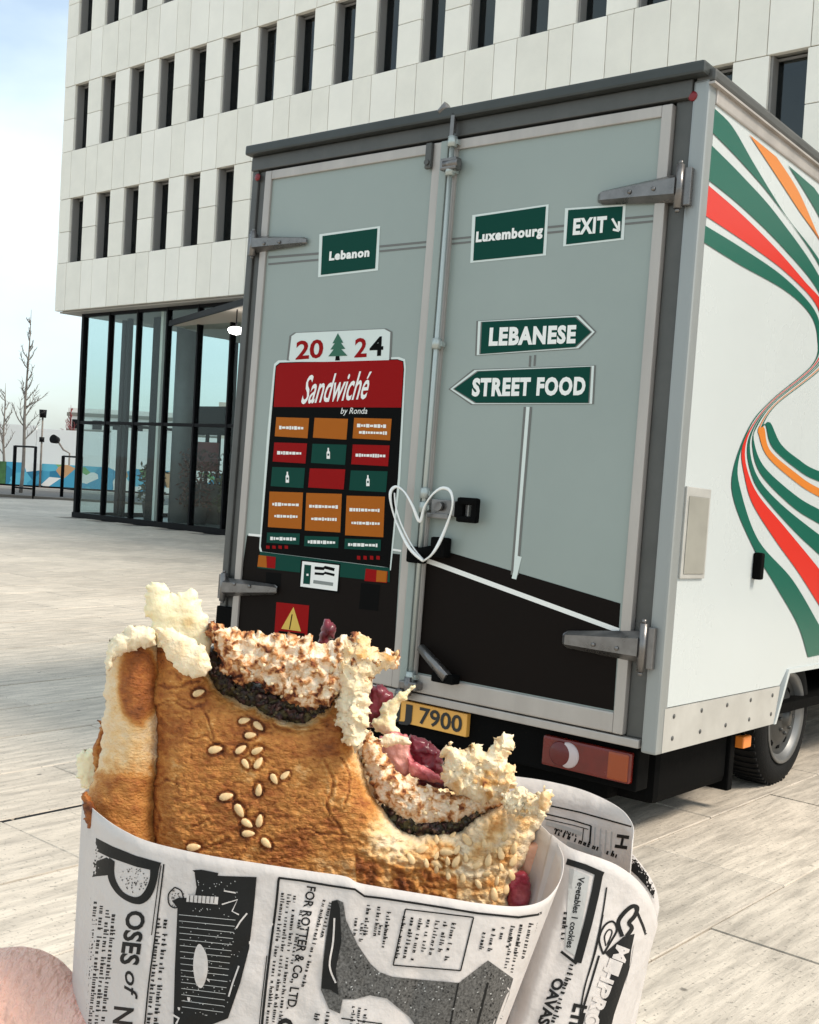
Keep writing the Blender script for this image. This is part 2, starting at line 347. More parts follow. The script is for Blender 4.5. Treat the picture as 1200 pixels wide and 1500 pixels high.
# inner dark rooms, side wall, roof, soffit
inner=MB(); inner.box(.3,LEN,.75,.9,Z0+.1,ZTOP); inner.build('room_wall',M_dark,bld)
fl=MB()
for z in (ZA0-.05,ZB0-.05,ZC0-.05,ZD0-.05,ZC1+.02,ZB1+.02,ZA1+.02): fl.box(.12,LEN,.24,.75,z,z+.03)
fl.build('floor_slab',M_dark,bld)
box('side_wall',M_clad2,bld,0,.12,.24,16,Z0+.01,ZTOP); box('far_wall',M_clad,bld,LEN,LEN+.2,0,16,0,ZTOP); box('rear_wall',M_clad,bld,0,LEN,16,16.2,Z0,ZTOP); box('roof',M_seam,bld,0,LEN,.12,16,ZTOP-.2,ZTOP-.02)
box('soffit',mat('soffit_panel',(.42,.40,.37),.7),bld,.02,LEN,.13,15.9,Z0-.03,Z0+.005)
# glass lobby
GY=.413; GX=.562; TZ=2.24
lob=[]
for k in range(0,24):
    x=GX+k*1.08
    if k<9 or k>20: 
        w_=.05 if k else .09
        box('mullion',M_black,bld,x-w_/2,x+w_/2,GY,GY+.14,.0,Z0-.03)
    if k<8: 
        box('lobby_pane',M_lob,bld,x+.03,x+1.05,GY+.06,GY+.072,.13,TZ-.03); box('lobby_pane',M_lob,bld,x+.03,x+1.05,GY+.06,GY+.072,TZ+.03,Z0-.05)
box('transom',M_black,bld,GX,GX+1.08*23,GY+.01,GY+.1,TZ-.035,TZ+.035); box('sill',M_black,bld,GX-.05,GX+1.08*23,GY-.03,GY+.12,0,.12)
box('lobby_head',M_black,bld,GX,LEN,GY+.01,GY+.1,Z0-.10,Z0-.03)
# glazed return side of the lobby (left end) and far rear glazing
for k in range(1,9):
    y=GY+k*1.15; ww=.05 if k in(1,3,5,6) else .14
    box('side_mullion',M_black,bld,GX-.05,GX+.09,y-ww/2,y+ww/2,0,Z0-.03)
for k in range(8): box('side_pane',M_lob,bld,GX+.0,GX+.012,GY+.06+k*1.15,GY+1.1+k*1.15,.13,Z0-.05)
box('side_transom',M_black,bld,GX-.02,GX+.06,GY+.1,GY+9.4,TZ-.035,TZ+.035); box('side_sill',M_black,bld,GX-.04,GX+.08,GY+.1,GY+9.4,0,.12)
# interior (seen obliquely, out through the glazed left end)
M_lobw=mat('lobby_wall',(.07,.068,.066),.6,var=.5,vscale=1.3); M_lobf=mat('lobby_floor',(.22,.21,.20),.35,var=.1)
box('lobby_floor',M_lobf,bld,GX+.1,LEN,GY+.14,12,.005,.02)
MB().cyl((2.45,GY+1.6,.02),(2.45,GY+1.6,Z0-.04),.24,n=28).build('column',mat('concrete_column',(.20,.20,.195),.6,var=.15),bld)
box('inner_post',M_black,bld,1.95,2.25,GY+1.0,GY+1.25,.02,Z0-.04); box('inner_post',M_black,bld,3.3,3.52,GY+2.5,GY+2.7,.02,Z0-.04); box('inner_post',M_black,bld,1.05,1.16,GY+.9,GY+1.0,.02,Z0-.04)
for (x,y) in ((3.05,GY+.40),(5.45,GY+.40)): box('pole',M_clad2,bld,x,x+.09,y,y+.09,.02,Z0-.04,.01)
box('gallery_beam',M_black,bld,1.2,3.5,GY+2.9,GY+3.2,2.15,2.85)
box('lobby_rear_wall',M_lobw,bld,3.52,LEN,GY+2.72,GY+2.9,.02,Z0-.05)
box('interior_dark_slab',M_black,bld,4.15,5.6,GY+2.55,GY+2.70,1.7,2.75); box('interior_dark_slab',M_black,bld,3.6,4.1,GY+2.5,GY+2.70,.1,2.1)  # solid black slabs added to make the lobby interior darker
box('grey_reflection_board',mat('grey_reflection_board',(.26,.25,.24),.6,var=.4,vscale=2),bld,3.75,4.9,GY+2.4,GY+2.45,2.95,4.0,.01)  # pale board stands in for a grey reflection on the lobby glass
box('red_reflection_panel',mat('reflection_red',(.26,.05,.04),.6,var=.2),bld,1.75,2.9,GY+2.3,GY+2.36,1.25,1.95,.02)  # red shape put inside to imitate a red reflection on the glass
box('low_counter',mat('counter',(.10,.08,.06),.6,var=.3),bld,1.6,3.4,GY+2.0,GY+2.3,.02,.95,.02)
for k in range(5): box('counter_post',M_black,bld,1.3+k*.45,1.37+k*.45,GY+2.85,GY+2.92,.02,2.15)
# canopy
def inb(x,y,z):
    d=ray(x,y); P_=CAM+d*((z-CAMZ)/d.z); P_=P_-BO; return (P_.dot(E),P_.dot(N))
zc=4.36; qa=inb(250,476,zc); qb=inb(362,444,zc); qc=inb(352,503,zc)
qb2=(qb[0]+(qb[0]-qa[0])*.5,qb[1]+(qb[1]-qa[1])*.5)
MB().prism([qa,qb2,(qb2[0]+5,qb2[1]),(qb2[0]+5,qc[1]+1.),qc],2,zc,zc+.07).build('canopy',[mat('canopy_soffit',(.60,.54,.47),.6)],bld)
dn_=Vector((qb2[1]-qa[1],-(qb2[0]-qa[0]))).normalized()*.04
MB().prism([qa,qb2,(qb2[0]+dn_.x,qb2[1]+dn_.y),(qa[0]+dn_.x,qa[1]+dn_.y)],2,zc-.03,zc+.09).build('canopy_fascia',M_black,bld)
lampxy=inb(346,483,3.98)

# ------------------------------------------------------------------ truck frame of reference
TO=Vector((1.0394,4.5893,0.4438)); TSC=0.943
_rz=Matrix.Rotation(-0.674491,4,'Z'); _rx=Matrix.Rotation(-0.0344136,4,'X'); _ry=Matrix.Rotation(0.00108222,4,'Y')
MT=Matrix.Translation(TO)@_rz@_rx@_ry@Matrix.Scale(TSC,4); MTi=MT.inverted(); MT3i=MTi.to_3x3()
W,HT=2.752,2.829; oT=MTi@CAM
def rear(x,y,off=0):
    d=MT3i@ray(x,y); t=(-off-oT.y)/d.y; return oT+d*t
def side(x,y,off=0):
    d=MT3i@ray(x,y); t=(off-oT.x)/d.x; return oT+d*t
truck=empty('food_truck',MT); tag(truck,'white box food truck with grey rear doors, road sign stickers and striped side','food truck')
M_door=mat('door_grey_green',rgb(143,153,148),.4,var=.06,vscale=.9,bump=.03,bscale=3,coat=.15)
M_white=mat('white_panel',(.50,.535,.535),.28,var=.02,vscale=1,coat=.2)
M_post=mat('aluminium_post',(.30,.315,.31),.4,metal=.4,var=.08,vscale=4,stretch=(1,1,.15))
M_dpost=mat('dark_grey_metal',(.085,.085,.08),.45,metal=.3,var=.2,vscale=5)
M_frame=mat('frame_aluminium',(.42,.385,.355),.42,metal=.35,var=.14,vscale=6,stretch=(1,1,.2))
M_rub=mat('black_plastic',(.003,.003,.003),.8,var=.3,vscale=9,bump=.1,spec=.06)
M_skirt=mat('skirt_aluminium',(.50,.49,.46),.4,metal=.35,var=.12,vscale=5)
M_steel=mat('hinge_steel',(.20,.19,.185),.30,metal=.8,var=.25,vscale=14)
M_chrome=mat('bright_steel',(.7,.7,.7),.2,metal=.9)
LBX=4.3  # box length
# body shell
ARY0,ARY1,ARZ=1.36,2.75,.26
side_poly=[(.0,-.012),(1.293,-.012),(1.431,ARZ),(ARY1,ARZ),(ARY1+.12,-.012),(LBX,-.012),(LBX,HT),(0,HT)]
b=MB(); b.prism([(y,z) for y,z in [(.06,.182),(1.345,.182),(1.431,ARZ),(ARY1,ARZ),(ARY1+.05,.18),(LBX,.18),(LBX,HT-.06),(.06,HT-.06)]],0,-.05,0); b.build('side_panel',M_white,truck)
b=MB(); b.prism([(y,z) for y,z in [(.03,-.01),(1.288,-.01),(1.338,.178),(.03,.178)]],0,-.045,.006)
sk=b.build('side_skirt',M_skirt,truck)
rv=MB()
for i in range(5):
    for z in (.045,.14): rv.lathe([(0,.011),(.003,.010),(.005,.004),(.005,0)],(.006,.12+i*.28,z),(1,0,0),10)
rv.build('rivet',M_dpost,sk)
MB().prism([(ARY1+.06,-.01),(LBX,-.01),(LBX,.178),(ARY1+.06,.178)],0,-.045,.006).build('side_skirt',M_skirt,truck)
box('side_panel',M_white,truck,-W,-W+.05,.06,LBX,.0,HT-.06); box('front_panel',M_white,truck,-W+.05,-.05,LBX-.05,LBX,0,HT-.06)
box('box_floor',M_rub,truck,-W+.05,-.05,.02,LBX-.05,0.01,.06); box('roof_panel',M_white,truck,-W+.02,-.02,.05,LBX,HT-.02,HT+.015)
# wheel arch trim
t=.02; MB().prism([(1.288,-.012),(1.310,-.012),(1.447,ARZ-.022),(ARY1,ARZ-.022),(ARY1,ARZ),(1.431,ARZ)],0,-.3,.012).build('arch_trim',M_white,truck)
box('wheel_housing',M_rub,truck,-.75,-.06,1.30,ARY1,ARZ+.02,ARZ+.04); box('wheel_housing',M_rub,truck,-.75,-.7,.5,ARY1,-.2,.3)
# side top rail and roof gutter
MB().box(-.04,.010,.05,LBX,HT-.075,HT-.005,.008).build('top_rail',M_frame,truck)
MB().box(-.06,.028,-.02,LBX,HT+.000,HT+.055,.015).build('roof_edge_rail',M_dpost,truck)
MB().box(-.06,.028,-.02,LBX,HT-.012,HT-.002,.0).build('rail_lip',M_frame,truck)
p=rear(1023,88,.07); q=rear(372,222,.07)
MB().box(-W-.015,.0,-.075,.06,HT+.02,p.z,.012).build('rear_gutter',mat('gutter_dark',(.045,.05,.048),.4,metal=.3,var=.2),truck)
MB().box(-W,-.07,-.03,.06,HT-.06,HT+.018,.006).build('header_beam',M_dpost,truck)
# rear corner posts
MB().box(-.068,.004,-.022,.058,-.015,HT+.01,.012).build('corner_post',M_post,truck)
MB().box(-.150,-.070,-.004,.05,.04,HT-.06,.006).build('inner_post',M_dpost,truck)
MB().box(-W,-W+.05,-.018,.058,-.0,HT+.01,.010).build('corner_post',M_dpost,truck)
MB().box(-W+.05,-W+.12,-.004,.05,.04,HT-.06,.006).build('inner_post',M_dpost,truck)
MB().box(-W,-.075,-.03,.055,-.0,.038,.006).build('rear_sill',M_frame,truck)
# doors
DT=HT-.075; DB=.045; XC=-1.365
def door(x0,x1,leftside):
    dn=MB().box(x0+.04,x1-.04,-.020,.03,DB+.04,DT-.04).build('rear_door',M_door,truck)
    fr=MB()
    fr.box(x0,x0+.05,-.034,.035,DB,DT,.006).box(x1-.05,x1,-.034,.035,DB,DT,.006)
    fr.box(x0+.05,x1-.05,-.033,.035,DT-.05,DT,.005).box(x0+.05,x1-.05,-.033,.035,DB,DB+.09,.008)
    fr.build('door_frame',M_frame,dn)
    return dn
dL=door(-W+.122,XC-.025,True); dR=door(XC+.025,-.152,False)
MB().box(XC-.022,XC+.022,-.042,.0,DB,DT,.005).build('door_seal',M_door,truck)
# lock rod
rod=MB(); xr=XC+.062
top=rear(668,172,.06); 
rod.cyl((xr,-.06,.07),(xr,-.06,DT+.02),.013,n=12)
for z in (.12,.95,1.02,1.75,DT-.16,DT-.02): rod.cyl((xr,-.06,z-.025),(xr,-.06,z+.025),.024,n=12).box(xr-.03,xr+.03,-.06,-.03,z-.012,z+.012)
rod.build('lock_rod',mat('rod_grey',(.42,.46,.44),.35,metal=.5),dR)
kn=MB().box(xr-.05,xr+.05,-.085,-.034,DT-.16,DT-.10,.01).cyl((xr-.03,-.075,DT-.13),(xr+.06,-.075,DT-.13),.018); kn.build('rod_cam',M_steel,dR)
MB().box(xr-.012,xr+.012,-.075,-.05,DT+.0,DT+.12,.004).cyl((xr-.09,-.06,DT+.135),(xr-.05,-.06,DT+.17),.02).build('rod_top_catch',M_steel,dR)
MB().box(-1.475,-1.435,-.055,-.03,DT-.13,DT+.0,.01).cyl((-1.455,-.06,DT-.10),(-1.455,-.065,DT-.10),.014).build('door_stop',M_dpost,dL)
# foot catch at the bottom
MB().box(xr-.05,xr+.06,-.09,-.034,.06,.10,.008).cyl((xr,-.075,.03),(xr,-.075,.12),.02).cyl((xr-.06,-.07,.03),(xr-.02,-.07,.03),.03).build('rod_foot',M_steel,dR)
# hinges
def hinge(pts,name='hinge'):
    """pts: px centre line from the door end to the post end, half heights"""
    b=MB(); 
    (xa,ya,ha),(xb,yb,hb)=pts; A=rear(xa,ya,.05); B=rear(xb,yb,.05); Z=.5*(A.z+B.z); 
    ha*=.0031; hb*=.0031; sg=1 if B.x>A.x else -1
    def ring(x,z,h,y0,y1):
        return [b.b.verts.new((x,y1,z-h)),b.b.verts.new((x,y0,z-h*.55)),b.b.verts.new((x,y0,z+h*.55)),b.b.verts.new((x,y1,z+h))]
    st=[(0,.55,-.040),(.06,.85,-.060),(.5,.95,-.072),(.93,1.,-.078),(1.,1.,-.078)]
    R=[ring(A.x+(B.x-A.x)*t_,A.z+(B.z-A.z)*t_,(ha+(hb-ha)*t_)*k_,y0,-.034) for t_,k_,y0 in st]
    for P_,Q_ in zip(R,R[1:]):
        for i in range(3): b.b.faces.new([P_[i],P_[i+1],Q_[i+1],Q_[i]])
    b.b.faces.new(R[0]); b.b.faces.new(R[-1][::-1])
    b.lathe([(0,.010),(.004,.009),(.005,0)],(A.x+(B.x-A.x)*.45,-.074,A.z),(0,-1,0),8); b.lathe([(0,.010),(.004,.009),(.005,0)],(A.x+(B.x-A.x)*.75,-.078,A.z),(0,-1,0),8)
    h=b.build(name,M_steel,truck)
    k=MB().cyl((B.x+sg*.012,-.055,B.z-hb*1.5),(B.x+sg*.012,-.055,B.z+hb*1.5),.018,n=14)
    k.cyl((B.x+sg*.012,-.055,B.z-hb*1.75),(B.x+sg*.012,-.055,B.z-hb*1.5),.010).cyl((B.x+sg*.012,-.055,B.z+hb*1.5),(B.x+sg*.012,-.055,B.z+hb*1.75),.010)
    k.box(min(B.x+sg*.01,B.x+sg*.06),max(B.x+sg*.01,B.x+sg*.06),-.05,-.022,B.z-hb*1.3,B.z+hb*1.3,.004); k.build('hinge_pin',M_steel,h)
hinge([(874,289,11),(992,274,20)]); hinge([(822,936,14),(938,948,22)]); hinge([(447,352,8),(374,357,15)]); hinge([(403,864,10),(330,860,17)])
# latch with black paddle handle, padlock plate below
L0=rear(640,722,.04); L1=rear(688,765,.04)
b=MB().box(L0.x-.02,L1.x,-.055,-.022,L1.z+.02,L0.z-.03,.006); 
b.cyl((L0.x+.04,-.06,(L0.z+L1.z)/2),(L0.x+.04,-.08,(L0.z+L1.z)/2),.022); b.box(L0.x-.03,L0.x+.10,-.07,-.05,L1.z+.005,L1.z+.03,.004)
lt=b.build('latch_plate',M_steel,dR)
h0=rear(673,728,.07); h1=rear(699,767,.07)
hb=MB().box(h1.x-.035,h1.x,-.085,-.05,h1.z,h0.z,.012).box(h0.x,h1.x,-.09,-.06,h0.z-.035,h0.z,.012).box(h0.x,h1.x,-.09,-.06,h1.z,h1.z+.03,.012).box(h0.x-.02,h0.x+.03,-.08,-.04,h1.z+.02,h0.z-.02,.01)
hb.build('latch_handle',M_rub,lt)
q0=rear(636,786,.06); q1=rear(655,818,.06)
MB().box(q0.x,q1.x,-.09,-.03,q1.z,q0.z,.012).cyl((q0.x-.1,-.07,q1.z+.0),(q0.x+.02,-.07,q1.z+.03),.03).box(q0.x-.15,q0.x-.05,-.08,-.03,q1.z-.04,q1.z+.04,.012).build('rod_grip',M_rub,dR)
# hold-back arm at the door foot
p0=rear(616,948,.06); p1=rear(655,993,.09)
ar=MB(); ar.tube([p0,(p0+p1)/2,p1],[.022,.026,.028],n=4); ar.build('holdback_arm',M_steel,dR)
MB().box(p1.x-.09,p1.x+.04,-.10,-.036,p1.z-.03,p1.z+.015,.01).build('holdback_base',M_rub,dR)
# red markers on upper corners
for (x,y) in ((1014,140),(376,259)):
    p=rear(x,y,.03); MB().lathe([(0,.021),(.004,.020),(.008,.012),(.009,0)],(p.x,-.022,p.z),(0,-1,0),16).build('marker_light',mat('marker_red',(.18,.006,.012),.4),truck)
# underbody, bumper, lights, plate
MB().box(-W+.12,-.10,.03,.14,-.20,-.008,.01).build('rear_bumper',M_rub,truck)
box('chassis',M_rub,truck,-2.1,-.7,.1,LBX+.8,-.12,.005); box('cross_member',M_rub,truck,-W+.2,-.2,.14,.9,-.12,-.01)
p0=rear(803,1074,-.03); p1=rear(928,1136,-.03)
lp=MB().box(p0.x,p1.x,-.012,.03,-.165,-.03,.012).build('tail_lamp',mat('tail_red',(.13,.006,.003),.25,coat=.1,var=.25,vscale=9),truck)
MB().box(p1.x-.105,p1.x-.006,-.0165,.02,-.158,-.037,.010).build('indicator_lens',mat('tail_amber',(.28,.045,.005),.25,coat=.1),lp)
MB().lathe([(0,.058),(.006,.056),(.012,.05),(.013,0)],(p0.x+.135,-.010,-.097),(0,-1,0),28).build('reverse_lens',mat('tail_clear',(.50,.42,.42),.2),lp)
MB().lathe([(0,.056),(.006,.054),(.009,.05),(.010,0)],(p0.x+.098,-.0145,-.097),(0,-1,0),28).build('fog_lens',mat('tail_dark_red',(.10,.005,.005),.2),lp)
MB().box(-W+.2,-W+.62,-.012,.03,-.165,-.03,.012).build('tail_lamp',bpy.data.materials['tail_red'],truck)
pr=rear(686,1055,-.01)
px1=pr.x; pl=MB().box(px1-.52,px1,.000,.03,-.125,-.015,.004).build('number_plate',mat('plate_yellow',(.78,.40,.08),.4,var=.05),truck)
M_ink=mat('print_black',(.012,.012,.012),.5)
def onrear(off): return lambda x,y,s: (lambda P: P)(rear(x,y,off+s))
P=Print(lambda x,y,s: Vector((x,-.0015-s*.5,y)))
for tx_,xa_,xb_ in (('JJ',-.49,-.33),('7900',-.285,-.025)):
    P=Print(lambda x,y,s: Vector((x,-.0015-s*.5,y))); P.text(tx_,(px1+xa_,-.107),(px1+xb_,-.107),.078,bold=.02,up=(0,1)); P.build('plate_lettering',M_ink,pl)
MB().box(-W-.01,-W+.16,-.03,.0,-.14,.30,.01).build('mud_flap',M_rub,truck)
# marker lamp by the wheel
p=side(1090,1086,-.08); MB().box(p.x-.03,p.x+.02,p.y-.05,p.y+.05,p.z-.03,p.z+.03,.008).build('side_marker',mat('marker_amber',(.75,.22,.03),.3),truck)
MB().box(p.x-.02,p.x,p.y-.01,p.y+.01,p.z+.02,0.0).build('marker_bracket',M_rub,truck)
# fuel hatch, side catch
a=side(1001,718,.004); c=side(1037,822,.004)
M_hatch=mat('hatch_grey',(.33,.32,.28),.35,metal=.2,var=.12,vscale=4)
ht_=MB().box(-.001,.012,.062,.305,.735,1.13,.004).build('side_hatch',M_skirt,truck); MB().box(.012,.016,.085,.285,.755,1.09,.003).build('hatch_cover',M_hatch,ht_)
p=side(1114,828,.03); MB().box(.0,.045,p.y-.025,p.y+.02,p.z-.07,p.z+.06,.012).build('side_catch',M_rub,truck)
# wheels
M_tyre=mat('tyre_rubber',(.009,.009,.009),.8,var=.3,vscale=20,bump=.3,bscale=120,spec=.15)
M_rim=mat('steel_rim',(.06,.06,.058),.42,metal=.6,var=.2,vscale=10)
M_rime=mat('rim_edge',(.18,.18,.178),.4,metal=.6)
def wheel(x,y,z,R,sg):
    wn_=bpy.data.objects.new('wheel',None); COL.objects.link(wn_); wn_.parent=truck; wn_.location=(x,y,z)
    t=MB().lathe([(-.22,.19),(-.235,.26),(-.225,R-.03),(-.20,R-.005),(-.11,R),(-.035,R-.005),(-.01,R-.03),(.0,R-.06),(.0,.275),(-.01,.262),(-.02,.245)],(0,0,0),(sg,0,0),56)
    for i in range(56):
        a=2*math.pi*i/56; 
        Mx=Matrix.Rotation(a,4,'X'); t.box(min(-.2*sg,-.03*sg),max(-.2*sg,-.03*sg),-.008,.008,R-.006,R+.006,M=Mx)
    t.build('tyre',M_tyre,wn_)
    rm=MB().lathe([(-.02,.246),(-.005,.254),(.004,.248),(-.01,.225),(-.03,.205)],(0,0,0),(sg,0,0),48); rm.build('rim_edge',M_rime,wn_)
    d=MB().lathe([(-.03,.206),(-.045,.18),(-.03,.145),(-.012,.11),(-.008,.07),(-.004,.05),(.012,.045),(.015,.0)],(0,0,0),(sg,0,0),48)
    for i in range(8):
        a=2*math.pi*i/8; d.lathe([(0,.011),(.014,.010),(.016,0)],(-.01*sg,math.cos(a)*.085,math.sin(a)*.085),(sg,0,0),8)
    for i in range(10):
        a=2*math.pi*i/10; d.box(min(-.05*sg,-.035*sg),max(-.05*sg,-.035*sg),-.018,.018,.145,.175,M=Matrix.Rotation(a,4,'X'),mi=1)
    d.build('hub_cap',[M_rim,M_rub],wn_)
RW=.372
hubp=side(1149,1064,-.10)
def gz(x,y):   # local z of world ground at local x,y
    a=MT@Vector((x,y,0)); b=MT@Vector((x,y,1)); return (0-a.z)/(b.z-a.z)
for (x,y,sg) in ((-.10,hubp.y+.03,1),(-W+.10,hubp.y+.03,-1),(-.12,LBX+1.25,1),(-W+.12,LBX+1.25,-1)): wheel(x,y,gz(x,y)+RW-.004,RW,sg)
MB().cyl((-W+.3,hubp.y+.03,-.03),(-.3,hubp.y+.03,-.03),.06).box(-1.6,-1.2,hubp.y-.1,hubp.y+.2,-.2,.02,.05).build('axle',M_rub,truck)
box('dark_fill_right',M_rub,truck,-.62,-.12,.25,1.05,-.30,-.02,.04); box('dark_fill_flap',M_rub,truck,-.60,-.10,1.02,1.08,-.34,.0,.01); box('dark_fill_left',M_rub,truck,-2.5,-1.9,.3,1.0,-.28,-.02,.05)  # black boxes and flap added to darken the space under the truck
box('dark_fill_pan',M_rub,truck,-W+.25,-.30,.16,1.10,-.30,-.1,.03)  # wide black pan added in place of the deep shadow under the truck
# cab
cb=MB(); cb.prism([(LBX+.02,-.05),(LBX+2.3,-.05),(LBX+2.35,.55),(LBX+1.5,.85),(LBX+.95,1.75),(LBX+.02,1.8)],0,-W+.3,-.3); cab=cb.build('cab',M_white,truck)
for sx in (-.298,-W+.298):
    MB().prism([(LBX+.35,.85),(LBX+1.35,.9),(LBX+.9,1.55),(LBX+.35,1.6)],0,sx-.003,sx+.003).build('side_window',M_black,cab)
# ---------------------------------------------------------------- stickers on the rear doors
M_green=mat('sign_green',rgb(4,62,52),.5,spec=.1); M_wh=mat('sign_white',(.62,.68,.65),.4); M_wh2=mat('letter_white',(.80,.80,.77),.4); M_red=mat('sign_red',rgb(140,3,5),.5,spec=.1)
M_or=mat('sign_orange',rgb(165,90,18),.5,spec=.12); M_bk=mat('sign_black',(.002,.002,.002),.6,spec=.06); M_road=mat('road_brown_black',(.007,.0045,.0035),.6,var=.1,spec=.08); M_gline=mat('sign_grey',(.13,.13,.12),.4)
M_ged=mat('edge_grey',(.20,.22,.21),.4)
MS=[M_green,M_wh,M_wh2,M_red,M_or,M_bk,M_road,M_gline,M_ged,mat('warning_yellow',rgb(206,170,70),.4),mat('tree_green',rgb(14,88,62),.4)]
G,WH,LW,RD,OR,BK,RO,GL,GE,YE,TG=range(11)
def rproj(off): return lambda x,y,s: rear(x,y,off+s)
def decal(name,parent=truck,off=.0205): return Print(rproj(off))
def quad(P,a,b,c,d,mi,lev): P.poly([a,b,c,d],mi,lev)
def inset(poly,k):
    c=np.mean(np.array(poly,float),0); out=[]
    for p in poly:
        v=np.array(p)-c; L=np.linalg.norm(v); out.append(tuple(c+v*(1-k*1.3/L)))
    return out
# dark road area on both doors
P=decal('road')
P.poly([(362,784),(400,790),(586,812),(576,985),(340,940)],RO,0.4)
P.poly([(627,800),(655,808),(909,884),(899,1041),(611,985)],RO,0.4)
P.build('road_print',MS,truck)
for A_ in (
  ([(622,820),(645,828),(907,924)],7,LW,.9),
  ([(364,783),(398,786)],3.5,LW,.9),
  ([(575,805),(588,807)],3,LW,.9),
  ([(393,377),(470,371)],3.5,GL,.6),
  ([(393,387),(470,380)],3,GL,.6),
  ([(556,361),(628,354)],3.2,GL,.6),
  ([(556,368),(628,361)],3,GL,.6),
  ([(662,350),(692,347)],3,GL,.6),
  ([(662,357),(692,354)],3,GL,.6),
  ([(801,333),(832,330)],3.4,GL,.6),
  ([(801,341),(832,338)],3.2,GL,.6),
  ([(914,320),(957,316)],3.4,GL,.6),
  ([(914,328),(957,324)],3.2,GL,.6),
  ([(777,521),(776,537)],3,GL,.6),
  ([(784,520),(783,536)],3,GL,.6),
  ([(769,596),(758,740),(750,842)],3.4,GL,.9),
  ([(778,596),(766,740),(758,842)],3.4,GL,.9),
  ([(773.5,596),(762,740),(754,846)],5,WH,.8),
  ([(761,815),(753,848)],7,WH,.95),
 ):
    P=decal('line'); P.line(*A_); P.build('line_print',MS,truck)
def sign(poly,txt,t0,t1,h,bold=.02,arrow=None,outline=False,name='sign_sticker'):
    P=decal(name)
    if outline:
        P.poly(poly,GL,.8); P.poly(inset(poly,2),WH,1.6); P.poly(inset(poly,5),GL,2.0); P.poly(inset(poly,6.5),G,2.6)
    else:
        P.poly(poly,WH,.8); P.poly(inset(poly,4),G,1.6)
    P.text(txt,t0,t1,h,LW,3.4,bold=bold,up=(0.07,-1),space=1.12)
    if arrow: 
        for A in arrow: P.line(A,3.4,LW,3.4)
    P.build(name,MS,truck)
sign([(468,343),(557,331),(554,396),(466,406)],'Lebanon',(482,381),(541,375),12,.05)
sign([(692,315),(804,299),(800,374),(689,385)],'Luxembourg',(697,354),(795,344),14,.05)
sign([(828,305),(917,299),(914,351),(825,361)],'EXIT',(839,343),(888,339),22,.045,arrow=[[(897,320),(906,336)],[(907,324),(907,338)],[(898,336),(907,338)]])
sign([(698,470),(850,461),(874,486),(850,511),(696,521)],'LEBANESE',(716,505),(843,501),24,.05,outline=True)
sign([(657,570),(693,541),(873,535),(870,592),(690,593)],'STREET FOOD',(691,579),(857,577),24,.05,outline=True)
# year panel
P=decal('year')
yr=[(420,528),(424,492),(431,487),(566,481),(575,486),(573,530)]
P.poly(yr,GL,.8); P.poly(inset(yr,2.4),WH,1.3)
P.poly([(424,530),(427,494),(432,490),(565,484),(571,488),(570,530)],WH,1.5)
P.text('20',(433,526),(473,523),26,RD,2.2,bold=.025,up=(.05,-1)); P.text('2',(519,523),(537,522),27,RD,2.2,bold=.025,up=(.05,-1)); P.text('4',(541,521),(561,520),27,BK,2.2,bold=.025,up=(.05,-1))
P.poly([(495,488),(503,502),(487,503)],TG,2.4); P.poly([(495,496),(506,511),(484,512)],TG,2.6); P.poly([(494,505),(509,521),(481,522)],TG,2.8); P.poly([(492,520),(497,520),(498,528),(491,528)],BK,2.3)
P.build('year_sticker',MS,truck)
# menu board as a painted bus
P=decal('menu')
body=[(403,545),(404,536),(410,531),(582,526),(591,529),(592,540),(583,700),(571,832),(560,830),(384,808),(382,800),(395,640)]
P.poly(inset(body,-3),WH,.7)
P.poly(body,BK,1.3)
P.poly([(404,545),(405,537),(411,532),(582,527),(590,530),(591,540),(588,597),(401,596)],RD,1.9)
P.text('Sandwiché',(441,591),(541,583),34,LW,2.6,bold=.012,shear=.45,up=(.12,-1.2))

P.text('by Ronda',(499,606),(538,606),9,LW,2.6,shear=.3)
def cell(x0,y0,x1,y1,mi,lines=0,dx=3,word=None):
    P.poly([(x0+dx*.3,y0),(x1+dx*.3,y0+1.5),(x1-dx*.5,y1+3),(x0-dx*.5,y1)],mi,2.0)
    n=lines
    for i in range(n):
        cy=y0+(y1-y0)*(i+1)/(n+1)+1; xx=x0+5+(3 if i else 0)
        while xx<x1-7:
            wv=random.uniform(2,5.2); P.line([(xx,cy+(xx-x0)*.03),(min(xx+wv,x1-5),cy+(xx+wv-x0)*.03)],random.uniform(3,5.2),LW,2.6); xx+=wv+.9
def bottle(x,y,s=1):
    P.poly([(x-3*s,y+10*s),(x-3*s,y-2*s),(x-1.3*s,y-5*s),(x-1.3*s,y-10*s),(x+1.3*s,y-10*s),(x+1.3*s,y-5*s),(x+3*s,y-2*s),(x+3*s,y+10*s)],LW,2.6); P.line([(x-1.5*s,y+2),(x+1.5*s,y+2)],3,G,3.2)
cell(404,611,452,639,OR,1); cell(460,612,509,641,OR); cell(518,612,573,642,OR,2)
cell(401,648,449,676,RD,1); cell(457,650,507,678,G); bottle(481,664,.8); cell(516,651,570,680,RD,1)
cell(398,684,446,712,G); bottle(421,699,.8); cell(453,686,505,714,RD); cell(513,689,567,718,G); bottle(539,704,.8)
cell(394,720,443,772,OR,2,3); cell(448,722,500,777,OR,2,3); cell(507,726,563,784,OR,2,3)
cell(391,780,439,795,G,1,1); cell(446,785,496,800,G,1,1); cell(505,789,558,804,G,1,1)
for i in range(4):
    P.poly([(390+i*9,799),(395+i*9,799.5),(395+i*9,804),(390+i*9,803.5)],RD,2.4); P.poly([(523+i*9.5,814),(528+i*9.5,814.5),(528+i*9.5,820),(523+i*9.5,819.5)],RD,2.4)
P.poly([(381,808),(571,832),(571,853),(377,832)],G,1.9)
